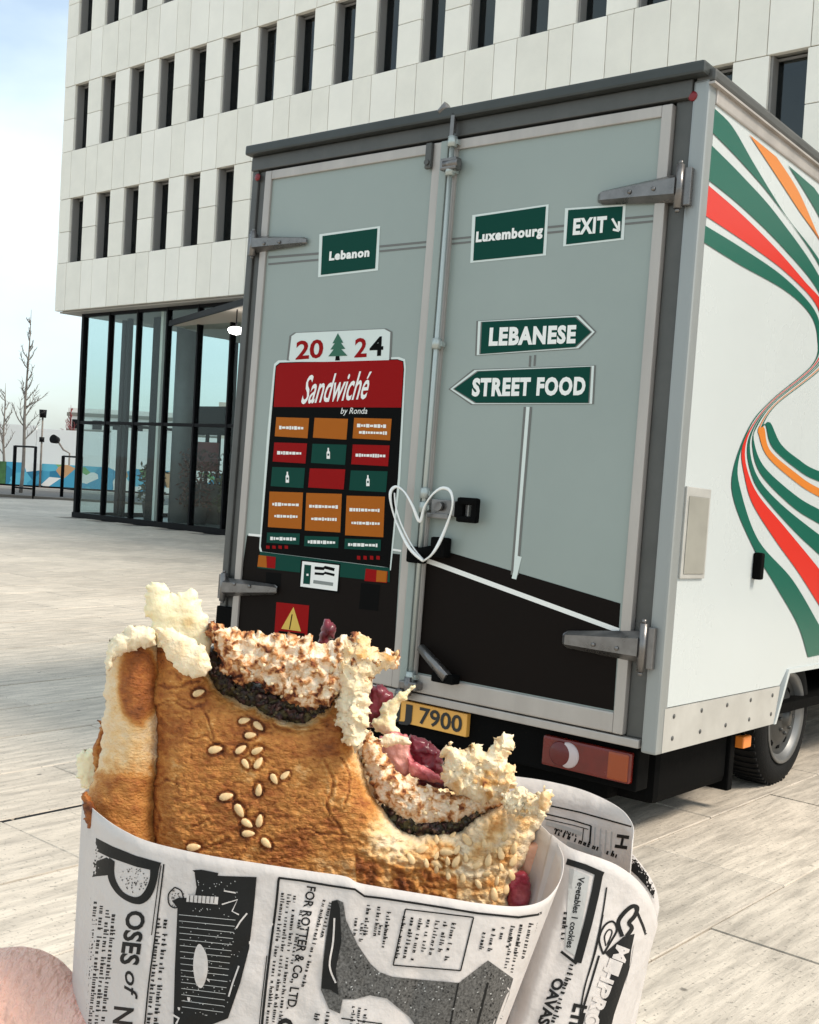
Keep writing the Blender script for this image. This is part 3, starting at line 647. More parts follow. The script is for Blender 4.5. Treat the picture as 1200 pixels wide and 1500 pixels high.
P.poly([(379,813),(404,816),(403,833),(377,830)],OR,2.4); P.poly([(390,814.5),(404,816),(403,833),(391,831.5)],RD,2.7)
P.poly([(536,833),(568,837),(567,854),(534,851)],RD,2.4); P.poly([(552,835),(567,837),(566,853),(551,852)],OR,2.7)
P.poly([(390,838),(412,840),(411,860),(389,858)],BK,1.0); P.poly([(529,854),(557,857),(554,895),(526,892)],BK,1.0)
# licence style sticker
P.poly([(441,820),(499,826),(496,869),(438,861)],BK,2.4); P.poly([(443,822),(497,828),(494,866),(440,859)],LW,2.9)
P.poly([(446,827),(456,828),(454,856),(444,855)],G,3.4); P.line([(449,842),(452,842)],3,LW,3.9)
for i,y in enumerate((832,840)): P.line([(461,y),(474,y+1),(476,y-1),(490,y+2.5)],4.5 if i==0 else 3.5,BK,3.4)
P.line([(459,852),(488,856)],5,GE,3.4)
P.build('menu_sticker',MS,truck)
P=decal('warn'); P.poly([(405,882),(453,887),(450,933),(402,928)],RD,1.2); P.poly([(430,889),(441,925),(412,921)],YE,1.9); P.line([(428,900),(424,922)],1.5,RO,2.4); P.line([(408,926),(446,930)],4,BK,2.0); P.build('warning_sticker',MS,truck)
# side stripes
def neck(lo,hi,k): return tuple(np.array(lo)+(np.array(hi)-np.array(lo))*k)
raw=[
 ([(1027,352),(1083,387),(1150,425),(1187,460)],[(1074,690),(1077,738),(1107,808),(1136,857),(1169,915),(1184,963)]),
 ([(1028,327),(1090,365),(1150,407),(1194,455)],[(1082,676),(1085,717),(1111,791),(1161,849),(1200,915),(1222,955)]),
 ([(1028,312),(1100,360),(1153,400),(1196,446)],[(1087,659),(1091,696),(1103,738),(1136,791),(1169,837),(1200,886),(1240,950)]),
 ([(1033,267),(1087,314),(1140,367),(1180,413),(1206,445)],[(1092,657),(1095,688),(1111,725),(1149,771),(1200,833),(1255,905)]),
 ([(1034,260),(1087,303),(1147,362),(1200,428)],[(1095,661),(1105,705),(1128,738),(1169,783),(1200,812),(1260,870)]),
 ([(1037,207),(1087,257),(1140,317),(1204,412)],[(1099,659),(1111,700),(1144,738),(1200,783),(1265,830)]),
 ([(1040,190),(1087,238),(1140,301),(1206,400)],[(1103,657),(1116,696),(1161,742),(1200,767),(1268,805)]),
 ([(1045,157),(1073,185),(1105,240),(1150,313),(1208,395)],[(1105,647),(1120,684),(1165,725),(1200,746),(1270,780)]),
 ([(1075,180),(1100,213),(1133,260),(1167,313),(1212,390)],[(1111,638),(1124,672),(1165,709),(1200,731),(1270,764)]),
 ([(1098,197),(1133,250),(1172,310),(1218,380)],[(1112,636),(1125,669),(1166,706),(1201,728),(1272,760)]),
 ([(1138,230),(1170,280),(1200,347),(1226,400)],[(1120,626),(1128,659),(1165,692),(1200,715),(1275,745)]),
 ([(1155,242),(1183,287),(1204,325),(1236,400)],[(1122,622),(1132,655),(1169,688),(1200,705),(1278,730)]),
 ([(1193,275),(1210,300),(1235,340),(1255,400)],[(1128,618),(1144,650),(1169,672),(1200,690),(1280,712)])]
B=[]
nb=len(raw)
for i,(up_,lo_) in enumerate(raw):
    k=i/(nb-1)
    pts=list(up_)+[neck((1198,495),(1242,480),k),neck((1191,533),(1207,537),k),neck((1130,586),(1138,593),k),neck((1098,625),(1117,626),k)]+list(lo_)
    A=catmull(pts,10); seg=[0]
    n1=(len(up_)+3)*10
    a1=A[:n1]; a2=A[n1-1:]
    def rs(a,m):
        a=np.array(a); s_=np.r_[0,np.cumsum(np.linalg.norm(np.diff(a,axis=0),axis=1))]; t_=np.linspace(0,s_[-1],m); return np.c_[np.interp(t_,s_,a[:,0]),np.interp(t_,s_,a[:,1])]
    B.append(np.vstack([rs(a1,60),rs(a2,45)[1:]]))
M_sg=mat('stripe_green',rgb(10,86,70),.3); M_sr=mat('stripe_red',rgb(196,42,28),.3); M_so=mat('stripe_orange',rgb(200,118,44),.3); M_sn=mat('stripe_neck',(.30,.32,.31),.3)
P=Print(lambda x,y,s: side(x,y,.002+s))
for (i,j,m) in ((0,1,0),(2,3,1),(4,5,0),(6,7,0),(8 if False else 9,10,2),(11,12,0)):
    V=list(B[i])+list(B[j]); n=len(B[i]); P.add(V,[(k,k+1,n+k+1,n+k) for k in range(n-1)],m,1)
P.build('side_stripe',[M_sg,M_sr,M_so],truck)
# ------------------------------------------------------------------ cable loop in a heart shape
hp=catmull([(620,822),(600,803),(583,770),(574,743),(572,722),(580,713),(592,720),(604,740),(615,764),(622,742),(634,724),(648,715),(660,720),(663,740),(655,768),(643,796),(632,813),(620,822)],6)
hc=MB(); hc.tube([MT@rear(x,y,.115+.012*math.sin(i*.35)) for i,(x,y) in enumerate(hp)],[.0062+.0018*math.sin(i*.3) for i in range(len(hp))],8)
hp2=catmull([(620,820),(604,800),(588,768),(580,742),(578,722)],6); hc.tube([MT@rear(x,y,.105) for x,y in hp2],.004,8)
tag(hc.build('cable_loop',mat('white_cable',(.82,.82,.80),.4)),'white cable bent into a heart shape hanging at the door latch','cable loop')
# ------------------------------------------------------------------ background at the left
M_hoard=mat('hoarding_white',(.80,.80,.79),.6,var=.03,vscale=.3)
def EN(a,b,z=0): return E*a+N*b+Vector((0,0,z))
# far edge: kerb strip, brown bed, road
def strip(name,m,a0,a1,b0,b1,z0,z1,kind='structure'):
    M=Matrix(((E.x,N.x,0,0),(E.y,N.y,0,0),(0,0,1,0),(0,0,0,1)))
    o=MB().box(a0,a1,b0,b1,z0,z1,.0,M=M).build(name,m); 
    if kind: tag(o,kind=kind)
    return o
# features run parallel to the line of sight's cross direction: place them by distance
def wallframe(yaw,origin): return Matrix.Translation(origin)@Matrix.Rotation(yaw,4,'Z')
og=ground(60,716); og.z=0
MBG=wallframe(math.radians(-6),og)            # local X to the right, Y away, at the foot of the mural fence
def bgobj(name): return empty(name,MBG)
def setbox(name,m,x0,x1,y0,y1,z0,z1):
    o=MB().box(x0,x1,y0,y1,z0,z1).build(name,m); o.matrix_world=MBG; tag(o,kind='structure'); return o
setbox('road',mat('grey_asphalt',(.10,.095,.09),.8,var=.1),-60,8,-9,-2.2,-.02,.006)
setbox('kerb',mat('kerb_stone',(.45,.43,.40),.7),-60,8,-2.2,-1.9,-.02,.10)
setbox('pavement',mat('brown_pavement',(.22,.15,.12),.8,var=.1),-60,8,-1.9,.5,-.02,.05)
setbox('kerb_low',mat('kerb_dark',(.14,.12,.10),.8),-60,8,-9.6,-9.,-.02,.07)
# mural fence
mf=bgobj('mural_fence'); tag(mf,'long low fence painted with a blue, white and green mural at the far left','fence')
def muralmat():
    m=bpy.data.materials.new('mural_paint'); m.use_nodes=True; n=m.node_tree.nodes; l=m.node_tree.links; b=n['Principled BSDF']
    t=n.new('ShaderNodeTexCoord'); mp=n.new('ShaderNodeMapping'); mp.inputs['Scale'].default_value=(.8,1,1.2); l.new(t.outputs['Object'],mp.inputs[0])
    v=n.new('ShaderNodeTexVoronoi'); v.inputs['Scale'].default_value=2.0; l.new(mp.outputs[0],v.inputs[0])
    z=n.new('ShaderNodeSeparateColor'); l.new(v.outputs['Color'],z.inputs[0]); r=n.new('ShaderNodeValToRGB'); r.color_ramp.interpolation='CONSTANT'
    cols=[(0,(.05,.33,.52)),(.3,(.10,.45,.62)),(.45,(.8,.82,.8)),(.62,(.02,.20,.35)),(.74,(.55,.32,.16)),(.82,(.10,.42,.55)),(.92,(.18,.42,.16))]
    e=r.color_ramp.elements; e[0].position=0; e[0].color=(*cols[0][1],1); e[1].position=cols[1][0]; e[1].color=(*cols[1][1],1)
    for p_,c_ in cols[2:]:
        q=e.new(p_); q.color=(*c_,1)
    l.new(z.outputs[0],r.inputs[0]); l.new(r.outputs[0],b.inputs['Base Color']); b.inputs['Roughness'].default_value=.6; return m
MM=muralmat()
for i in range(-9,5): 
    o=box('mural_board',MM if i>-2 else (mat('mural_green',(.05,.16,.05),.6,var=.9,vscale=1.2) if i==-2 else MM),mf,i*1.5,i*1.5+1.48,0,.06,.12,1.02)
box('fence_rail',M_black,mf,-14,7.5,.06,.12,.0,.12)
# white hoarding behind
hd=bgobj('white_hoarding'); tag(hd,'tall plain white hoarding of flat panels behind the mural fence','hoarding')
for i in range(-7,6): box('hoarding_panel',M_hoard,hd,-1.0+i*3.2+.02,-1.0+i*3.2+3.18,1.6,1.7,0,2.45+(.12 if i%2 else 0))
# low buildings behind
M_far1=mat('far_wall_pale',(.62,.60,.57),.7,var=.1,vscale=.2); M_far2=mat('far_wall_beige',(.50,.42,.36),.7); M_far3=mat('far_band_dark',(.16,.15,.13),.7)
for (x0,x1,y0,h,m,lab) in ((-9,1.2,24,4.3,M_far1,'distant pale flat roofed building at the left edge behind the hoarding'),(1.6,10,20,4.9,M_far2,'distant beige flat roofed building with dark bands beside the glass lobby corner')):
    fb=bgobj('far_building'); tag(fb,lab,'building'); box('wall',m,fb,x0,x1,y0,y0+8,0,h)
    for k in range(3): box('roof_band',M_far3,fb,x0-.05,x1+.05,y0-.06,y0,h-.5-k*1.0,h-.28-k*1.0)
    for k in range(int((x1-x0)/1.3)): box('window',M_black,fb,x0+.3+k*1.3,x0+.9+k*1.3,y0-.04,y0-.0,h-1.25,h-.7)
# hoop stands
def hoop(px0,px1,py,lab,hh):
    A=ground(px0,py); Bp=ground(px1,py+3); b=MB(); r=.05
    up=Vector((0,0,hh)); b.tube([A+Vector((0,0,-.03)),A+up*.96,A+up,],r*1.2,8).tube([Bp+Vector((0,0,-.03)),Bp+up],r,8).tube([A+up*.99,Bp+up*.99],r*.6,8).tube([A+Vector((0,0,.3)),Bp+Vector((0,0,.3))],r*.6,8)
    tag(b.build('metal_hoop',M_black),lab,'bicycle stand','hoop stands at the plaza edge')
hoop(19,49,727,'dark metal hoop stand round the foot of the thin bare tree',1.65)
hoop(90,117,728,'thin dark hoop stand just left of the glass lobby corner',1.40)
# bare trees
def tree(name,px,py,top_px,lab,cat,mt,lean=0,spread=1.,n0=16,seed=1,thick=.05,rb=1.):
    r=random.Random(seed); base=ground(px,py); D=(base-CAM).dot(CF); T=PX(top_px[0],top_px[1],D); Hh=T.z
    t=empty(name,loc=base); tag(t,lab,cat); tr=MB(); pts=[];rad=[]
    for i in range(14):
        k=i/13; pts.append(Vector(((T.x-base.x)*k+.05*math.sin(k*9)*(1-k),(T.y-base.y)*k,Hh*k-.03))); rad.append(thick*(1-k)**.8+.006)
    tr.tube(pts,rad,8); tr.build('trunk',mt,t); cr=MB()
    for i in range(n0):
        k=.30+.66*i/n0+r.uniform(-.02,.02); idx=k*13; a=pts[int(idx)].lerp(pts[min(int(idx)+1,13)],idx%1); an=r.uniform(0,6.28); L=spread*(1.05-k)*r.uniform(.7,1.25)*Hh*.34
        d=Vector((math.cos(an),math.sin(an),r.uniform(.5,1.1))).normalized(); q=[a]
        for s_ in range(5):
            d=(d+Vector((r.uniform(-.25,.25),r.uniform(-.25,.25),r.uniform(-.02,.3)))).normalized(); q.append(q[-1]+d*L/5)
        cr.tube(q,[thick*.32*rb*(1-j/6)+.004 for j in range(6)],5)
        for j in range(1,6):
            for _ in range(2):
                dd=(d+Vector((r.uniform(-1,1),r.uniform(-1,1),r.uniform(-.1,.8)))).normalized(); l_=L*r.uniform(.18,.4); m_=q[j]+dd*l_*.5+Vector((r.uniform(-.04,.04),0,.03)); cr.tube([q[j],m_,q[j]+dd*l_],[.010,.007,.003],4)
    cr.build('crown',mt,t); return t
M_bark=mat('bark_grey',(.20,.175,.155),.9,var=.3,vscale=10)
tree('bare_tree',30,722,(46,452),'tall thin leafless tree with fine twigs standing at the far left','tree',M_bark,n0=24,seed=4,thick=.065,spread=.6)
tree('bare_tree',4,712,(8,560),'low bare tree half cut by the left picture edge behind the hoarding','tree',M_bark,n0=14,seed=9,thick=.06,spread=1.)
M_rbark=mat('red_twigs',(.22,.04,.04),.8,var=.3,vscale=6)
tree('red_tree',103,716,(104,592),'small reddish young tree beside the glass lobby corner','tree',M_rbark,n0=26,seed=11,thick=.05,spread=.8,rb=1.6)
A=ground(58,716); D=(A-CAM).dot(CF)
lp_=empty('street_lamp',loc=A); tag(lp_,'slim dark lamp post with a small drum head above the mural fence','street lamp')
Tz=PX(58,600,D).z; MB().cyl((0,0,-.02),(0,0,Tz-.3),.04,.035).build('post',M_bark,lp_); MB().cyl((0,0,Tz-.32),(0,0,Tz),.13,.15,n=14).build('lamp_head',M_black,lp_); MB().cyl((0,0,Tz-1.3),(0,0,Tz-1.1),.10,.10).build('sensor_box',M_black,lp_)
A=ground(87,716); D=(A-CAM).dot(CF); c0=PX(102,664,D*.98)-A; c1=PX(84,645,D*.98)-A
sp=empty('speed_camera',loc=A); tag(sp,'small dark round floodlight on a bent arm left of the reddish tree','floodlight')
MB().tube([Vector((c0.x,c0.y,-.02)),c0,(c0+c1)/2+Vector((0,0,-.12)),c1],.035).build('arm',M_bark,sp); MB().cyl(c1,c1+Vector((-.1,-.25,.05)),.14,.18,n=14).build('lamp_head',M_black,sp)
sp.name='floodlight'
# lobby planters seen through the glass
M_leaf=mat('leaf_olive',(.09,.085,.03),.6,var=.4,vscale=8); M_leafr=mat('leaf_red',(.14,.05,.03),.6,var=.4,vscale=8)
def shrub(x,y,h,r_,m,lab,seed):
    r=random.Random(seed); t=empty('potted_shrub',MBLD@Matrix.Translation((x,y,.02))); tag(t,lab,'potted plant','potted shrubs in the lobby')
    MB().lathe([(0,.0),(0,.16),(.38,.22),(.40,.22),(.40,.18),(.36,.0)],(0,0,0),(0,0,1),20).build('pot',M_lobw,t)
    V=[];Fs=[]
    for i in range(420):
        a=r.uniform(0,6.28); rad=r_*math.sqrt(r.random()); z=.4+(h-.4)*r.random(); c=Vector((math.cos(a)*rad,math.sin(a)*rad,z)); u=Vector((r.uniform(-1,1),r.uniform(-1,1),r.uniform(-1,1))).normalized(); v=u.orthogonal().normalized(); k=len(V); s_=r.uniform(.04,.09)
        V+= [c,c+u*s_+v*s_*.4,c+u*s_*2,c+u*s_-v*s_*.4]; Fs.append((k,k+1,k+2,k+3))
    o=mesh('foliage',V,Fs,m,t); o['kind']='stuff'
    MB().tube([(0,0,.3),(0.02,0,h*.8)],.02).build('stem',M_bark,t)
shrub(1.5,GY+1.5,1.3,.30,M_leaf,'olive green potted shrub behind the second lobby pane from the corner',1)
shrub(3.1,GY+1.7,1.7,.5,M_leafr,'wide reddish potted shrub behind the lobby glass right of the round column',2)
shrub(4.6,GY+1.4,1.2,.35,M_leaf,'low potted shrub in the lobby close to the parked truck',3)
lmp=MBLD@Vector((lampxy[0],lampxy[1],4.03)); dl=empty('ceiling_lamp',loc=lmp); tag(dl,'round lit white lamp under the entrance canopy','lamp')
MB().tube([(0,0,-.01),(0,0,.34)],.012).build('lamp_rod',M_black,dl)
MB().lathe([(.0,0),(.0,.08),(-.02,.14),(-.06,.16),(-.12,.12),(-.15,0)],(0,0,0),(0,0,1),20).build('lamp_globe',mat('lamp_glow',(1,1,1),.3,emit=(1,.97,.92,1),es=3),dl)

# ------------------------------------------------------------------ the sandwich
def curve_px(pts,n=6): return catmull(pts,n,closed=True)
def sdist(X,Y,poly):
    P=np.array(poly); Q=np.roll(P,-1,0); best=np.full(X.shape,1e9); bx=np.zeros(X.shape); by=np.zeros(X.shape); ins=np.zeros(X.shape,bool)
    for (a,b),(c,d) in zip(P,Q):
        dx,dy=c-a,d-b; L=dx*dx+dy*dy+1e-12; t=np.clip(((X-a)*dx+(Y-b)*dy)/L,0,1); px=a+t*dx; py=b+t*dy; ds=np.hypot(X-px,Y-py); m=ds<best; best[m]=ds[m]; bx[m]=px[m]; by[m]=py[m]
        if abs(dy)>1e-9:
            cond=((b>Y)!=(d>Y))&(X<dx*(Y-b)/dy+a); ins^=cond
    return np.where(ins,best,-best),bx,by
def fbm(x,y,z,o=4,h=.6):
    return noise.fractal(Vector((x,y,z)),h,2.1,o)
def pillow(name,outline,d0,parent,m,thick=60,back=40,rnd=40,res=3.0,tilt=(0,0),curve=0,amp=3,lat=1.5,nscale=.05,hh=.75,seed=0,jag=0,colf=None,dispf=None,smooth=True,sub=6):
    """solid lump: outline in photo pixels at distance d0, rounded front and back; sizes in pixels at d0"""
    out=curve_px(outline,sub) if sub>1 else [np.array(p,float) for p in outline]
    if jag:
        o2=[]; n=len(out)
        for i in range(n):
            a,b=out[i],out[(i+1)%n]; L=np.linalg.norm(b-a); k=max(1,int(L/3))
            for j in range(k): o2.append(a+(b-a)*j/k)
        out=[p+jag*np.array([fbm(p[0]*.07+seed,p[1]*.07,1.3,4,.3),fbm(p[0]*.07,p[1]*.07+9+seed,7.7,4,.3)]) for p in o2]
    P=np.array(out); x0,y0=P.min(0)-res; x1,y1=P.max(0)+res
    gx=np.arange(x0,x1+res,res); gy=np.arange(y0,y1+res,res); X,Y=np.meshgrid(gx,gy); D,bx,by=sdist(X,Y,out)
    keep=D>0; cell=keep[:-1,:-1]|keep[1:,:-1]|keep[:-1,1:]|keep[1:,1:]
    used=np.zeros(X.shape,bool); used[:-1,:-1]|=cell; used[1:,:-1]|=cell; used[:-1,1:]|=cell; used[1:,1:]|=cell
    px=d0/F; V=[];F_=[];A=[]; idf=-np.ones(X.shape,int); idb=-np.ones(X.shape,int)
    xc=P[:,0].mean(); yc=P[:,1].mean()
    for j,i in zip(*np.nonzero(used)):
        d=D[j,i]; edge=d<=0; x,y=(bx[j,i],by[j,i]) if edge else (X[j,i],Y[j,i]); dd=max(d,0)
        pr=math.sqrt(max(0,1-(1-min(dd/rnd,1))**2))
        base=d0+(tilt[0]*(x-xc)+tilt[1]*(y-yc)+curve*((x-xc)/100)**2)*px
        q=Vector((x*nscale,y*nscale,seed*3.1)); n1=fbm(q.x,q.y,q.z,5,hh); n2=fbm(q.x+31,q.y,q.z+5,4,.35); n3=fbm(q.x,q.y+47,q.z+9,4,.35)
        ex=dispf(x,y,dd) if dispf else 0
        fd=base-(thick*pr+amp*n1+ex)*px
        w_=lat
        idf[j,i]=len(V); V.append(PX(x+w_*n2,y+w_*n3,fd)); A.append(colf(x,y,dd,n1) if colf else (0.5+.5*n1))
        if edge: idb[j,i]=idf[j,i]
        else: idb[j,i]=len(V); V.append(PX(x+w_*n2,y+w_*n3,base+(back*pr-amp*n3)*px)); A.append(colf(x,y,dd,n2) if colf else .5)
    for j,i in zip(*np.nonzero(cell)):
        q=(idf[j,i],idf[j+1,i],idf[j+1,i+1],idf[j,i+1]); F_.append(q)
        r_=(idb[j,i],idb[j,i+1],idb[j+1,i+1],idb[j+1,i])
        if set(r_)!=set(q): F_.append(r_)
    me=bpy.data.meshes.new(name); me.from_pydata([tuple(v) for v in V],[],[tuple(int(k) for k in f) for f in F_])
    at=me.attributes.new('toast_shade','FLOAT','POINT'); at.data.foreach_set('value',[float(a) for a in A])
    me.polygons.foreach_set('use_smooth',[smooth]*len(me.polygons)); me.update(); me.validate()
    o=bpy.data.objects.new(name,me); COL.objects.link(o); me.materials.append(m)
    if parent: o.parent=parent; o.matrix_parent_inverse=parent.matrix_world.inverted()
    return o
def foodmat(name,stops,rough=.55,bump=.4,bscale=700,nmix=.22,nscale=260,spec=.35,sss=.12,stretch=(1,1,1),coat=0,detail=8):
    m=bpy.data.materials.new(name); m.use_nodes=True; n=m.node_tree.nodes; l=m.node_tree.links; b=n['Principled BSDF']
    at=n.new('ShaderNodeAttribute'); at.attribute_name='toast_shade'; g=n.new('ShaderNodeNewGeometry'); mp=n.new('ShaderNodeMapping'); mp.inputs['Scale'].default_value=stretch; l.new(g.outputs['Position'],mp.inputs[0])
    z=n.new('ShaderNodeTexNoise'); z.inputs['Scale'].default_value=nscale; z.inputs['Detail'].default_value=detail; z.inputs['Roughness'].default_value=.7; l.new(mp.outputs[0],z.inputs[0])
    z2=n.new('ShaderNodeTexNoise'); z2.inputs['Scale'].default_value=nscale*.22; z2.inputs['Detail'].default_value=4; l.new(mp.outputs[0],z2.inputs[0])
    a=n.new('ShaderNodeMath'); a.operation='MULTIPLY_ADD'; l.new(z.outputs['Fac'],a.inputs[0]); a.inputs[1].default_value=nmix*2; l.new(at.outputs['Fac'],a.inputs[2])
    a2=n.new('ShaderNodeMath'); a2.operation='MULTIPLY_ADD'; l.new(z2.outputs['Fac'],a2.inputs[0]); a2.inputs[1].default_value=nmix; l.new(a.outputs[0],a2.inputs[2])
    a3=n.new('ShaderNodeMath'); a3.operation='SUBTRACT'; l.new(a2.outputs[0],a3.inputs[0]); a3.inputs[1].default_value=nmix*1.5
    r=n.new('ShaderNodeValToRGB'); e=r.color_ramp.elements
    e[0].position=stops[0][0]; e[0].color=(*stops[0][1],1); e[1].position=stops[-1][0]; e[1].color=(*stops[-1][1],1)
    for p_,c_ in stops[1:-1]: q=e.new(p_); q.color=(*c_,1)
    l.new(a3.outputs[0],r.inputs[0]); l.new(r.outputs[0],b.inputs['Base Color'])
    b.inputs['Roughness'].default_value=rough; b.inputs['Specular IOR Level'].default_value=spec; b.inputs['Coat Weight'].default_value=coat
    if sss: b.inputs['Subsurface Weight'].default_value=sss; b.inputs['Subsurface Radius'].default_value=(1,.6,.35); b.inputs['Subsurface Scale'].default_value=.003
    zb=n.new('ShaderNodeTexNoise'); zb.inputs['Scale'].default_value=bscale; zb.inputs['Detail'].default_value=6; l.new(mp.outputs[0],zb.inputs[0])
    bp=n.new('ShaderNodeBump'); bp.inputs['Strength'].default_value=bump; bp.inputs['Distance'].default_value=.0012; l.new(zb.outputs['Fac'],bp.inputs['Height'])
    vo=n.new('ShaderNodeTexVoronoi'); vo.feature='DISTANCE_TO_EDGE'; vo.inputs['Scale'].default_value=bscale*.42; nq=n.new('ShaderNodeVectorMath'); nq.operation='MULTIPLY_ADD'; l.new(zb.outputs['Color'],nq.inputs[0]); nq.inputs[1].default_value=(.006,.006,.006); l.new(mp.outputs[0],nq.inputs[2]); l.new(nq.outputs[0],vo.inputs['Vector'])
    mrv=n.new('ShaderNodeMapRange'); mrv.inputs[2].default_value=.12; l.new(vo.outputs['Distance'],mrv.inputs[0]); bq=n.new('ShaderNodeBump'); bq.inputs['Strength'].default_value=bump*.22; bq.inputs['Distance'].default_value=.0006; l.new(mrv.outputs[0],bq.inputs['Height']); l.new(bp.outputs[0],bq.inputs['Normal']); l.new(bq.outputs[0],b.inputs['Normal'])
    return m
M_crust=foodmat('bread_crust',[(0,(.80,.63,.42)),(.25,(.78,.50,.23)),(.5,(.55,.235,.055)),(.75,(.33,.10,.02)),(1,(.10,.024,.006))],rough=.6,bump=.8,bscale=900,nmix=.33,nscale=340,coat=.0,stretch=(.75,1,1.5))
M_crumb=foodmat('bread_crumb',[(0,(.84,.72,.52)),(.45,(.78,.56,.32)),(.7,(.60,.32,.11)),(1,(.22,.07,.03))],rough=.8,bump=.8,bscale=600,nmix=.26,nscale=260,spec=.12,sss=.2)
M_flap=foodmat('bread_flap',[(0,(.84,.76,.53)),(.6,(.80,.64,.36)),(1,(.60,.30,.08))],rough=.6,bump=.4,nmix=.12,sss=.35)
M_meat=foodmat('crumbly_filling',[(0,(.92,.80,.64)),(.38,(.84,.62,.42)),(.6,(.58,.28,.11)),(.8,(.24,.08,.04)),(1,(.05,.02,.015))],rough=.8,bump=.6,bscale=1100,nmix=.5,nscale=300,spec=.08,stretch=(1,1,1.8),sss=.15)
M_herb=foodmat('dark_filling',[(0,(.16,.13,.06)),(.3,(.06,.045,.02)),(.5,(.018,.010,.008)),(.75,(.06,.02,.02)),(1,(.30,.20,.13))],rough=.4,bump=.6,bscale=700,nmix=.5,nscale=260,spec=.45,sss=0)
M_beet=foodmat('beetroot_red',[(0,(.16,.012,.025)),(.25,(.10,.004,.012)),(.6,(.08,.003,.010)),(1,(.025,.002,.005))],rough=.35,bump=.2,bscale=300,nmix=.45,nscale=160,spec=.4,coat=.15)
M_pink=foodmat('radish_pink',[(0,(.72,.36,.31)),(.5,(.55,.14,.15)),(1,(.26,.02,.04))],rough=.35,bump=.4,nmix=.2,coat=.2)
M_tom=foodmat('tomato_flesh',[(0,(.85,.50,.34)),(.6,(.75,.34,.22)),(1,(.45,.06,.05))],rough=.35,bump=.3,nmix=.15,coat=.2)
M_seed=mat('sesame_seed',(.76,.53,.27),.5,var=.3,vscale=1.3,coords='Object',coat=.1)
sw=empty('sandwich',loc=PX(450,1150,.36)); tag(sw,'bitten toasted flatbread sandwich with sesame seeds held in printed paper','sandwich')
bpy.context.view_layer.update()
# noise helpers
def sm(a,b,x): t=min(max((x-a)/(b-a),0),1); return t*t*(3-2*t)
cracks=[[(272,1080),(300,1083),(320,1088)],[(285,1032),(305,1050),(313,1082)],[(215,1040),(245,1030),(275,1036),(300,1030)],[(228,1150),(245,1140),(262,1152)],[(480,1118),(488,1150),(480,1190),(510,1225)],[(222,1170),(232,1200),(228,1228)],[(300,1243),(335,1228)],[(285,1212),(305,1202)],[(400,1060),(440,1075),(470,1068)],[(235,1000),(260,1006),(290,998)],[(440,1210),(470,1222),(500,1218)],[(500,1110),(515,1140),(505,1180)]]
SEEDS=[(291,1015,20,19),(358,1056,15,18),(378,1064,-40,19),(367,1077,5,18),(316,1098,10,22),(353,1098,35,19),(377,1099,25,19),(360,1119,-55,17),(379,1118,60,20),(402,1141,-60,18),(418,1136,45,17),(379,1157,85,19),(332,1167,12,22),(351,1187,-60,23),(362,1206,-35,20),(380,1202,80,20),(364,1221,0,20),(390,1235,-45,20),(183,1157,-50,20),(284,1241,5,22),(139,1178,-35,20),(655,1248,0,22),(668,1262,60,20),(640,1266,-20,20)]
def crackd(x,y):
    m=1e9
    for c in cracks:
        for a,b in zip(c,c[1:]):
            dx,dy=b[0]-a[0],b[1]-a[1]; t=min(max(((x-a[0])*dx+(y-a[1])*dy)/(dx*dx+dy*dy),0),1); m=min(m,math.hypot(x-a[0]-t*dx,y-a[1]-t*dy))
    return m
def seedd(x,y):
    m=9
    for (a,b,an,L) in SEEDS:
        if abs(a-x)<22 and abs(b-y)<22:
            c,s_=math.cos(math.radians(an)),math.sin(math.radians(an)); u=(x-a)*c-(y-b)*s_; v=(x-a)*s_+(y-b)*c; m=min(m,math.hypot(u/(L*.5),v/(L*.34)))
    return m
def cw(x,y): return x+9*noise.noise(Vector((x*.045,y*.045,0))),y+9*noise.noise(Vector((x*.045,y*.045,5)))
def f_crust_disp(x,y,dd):
    e=0
    rg=1-abs(noise.noise(Vector((x*.05,y*.09,30)))); e-=4.5*max(0,rg-.93)/.07*.5; rg=1-abs(noise.noise(Vector((x*.11+3,y*.13,33)))); e-=1.5*max(0,rg-.9)/.1
    if y>1035 or x<300:
        c=crackd(*cw(x,y)); e-=2.6*max(0,1-c/2.6)-1.6*max(0,1-abs(c-4)/2.5)
    wr=noise.noise(Vector((x*.05,y*.15,3))); e+=1.4*wr
    e+=.9*noise.noise(Vector((x*.15,y*.2,8)))
    pale=sm(520,640,x+ (y-1150)*.5)
    e+=pale*9*abs(noise.noise(Vector((x*.075,y*.06,20))))+pale*5*noise.noise(Vector((x*.16,y*.16,21)))
    sd_=seedd(x,y); e-=3.2*math.exp(-((sd_-1.1)/.25)**2)
    return e
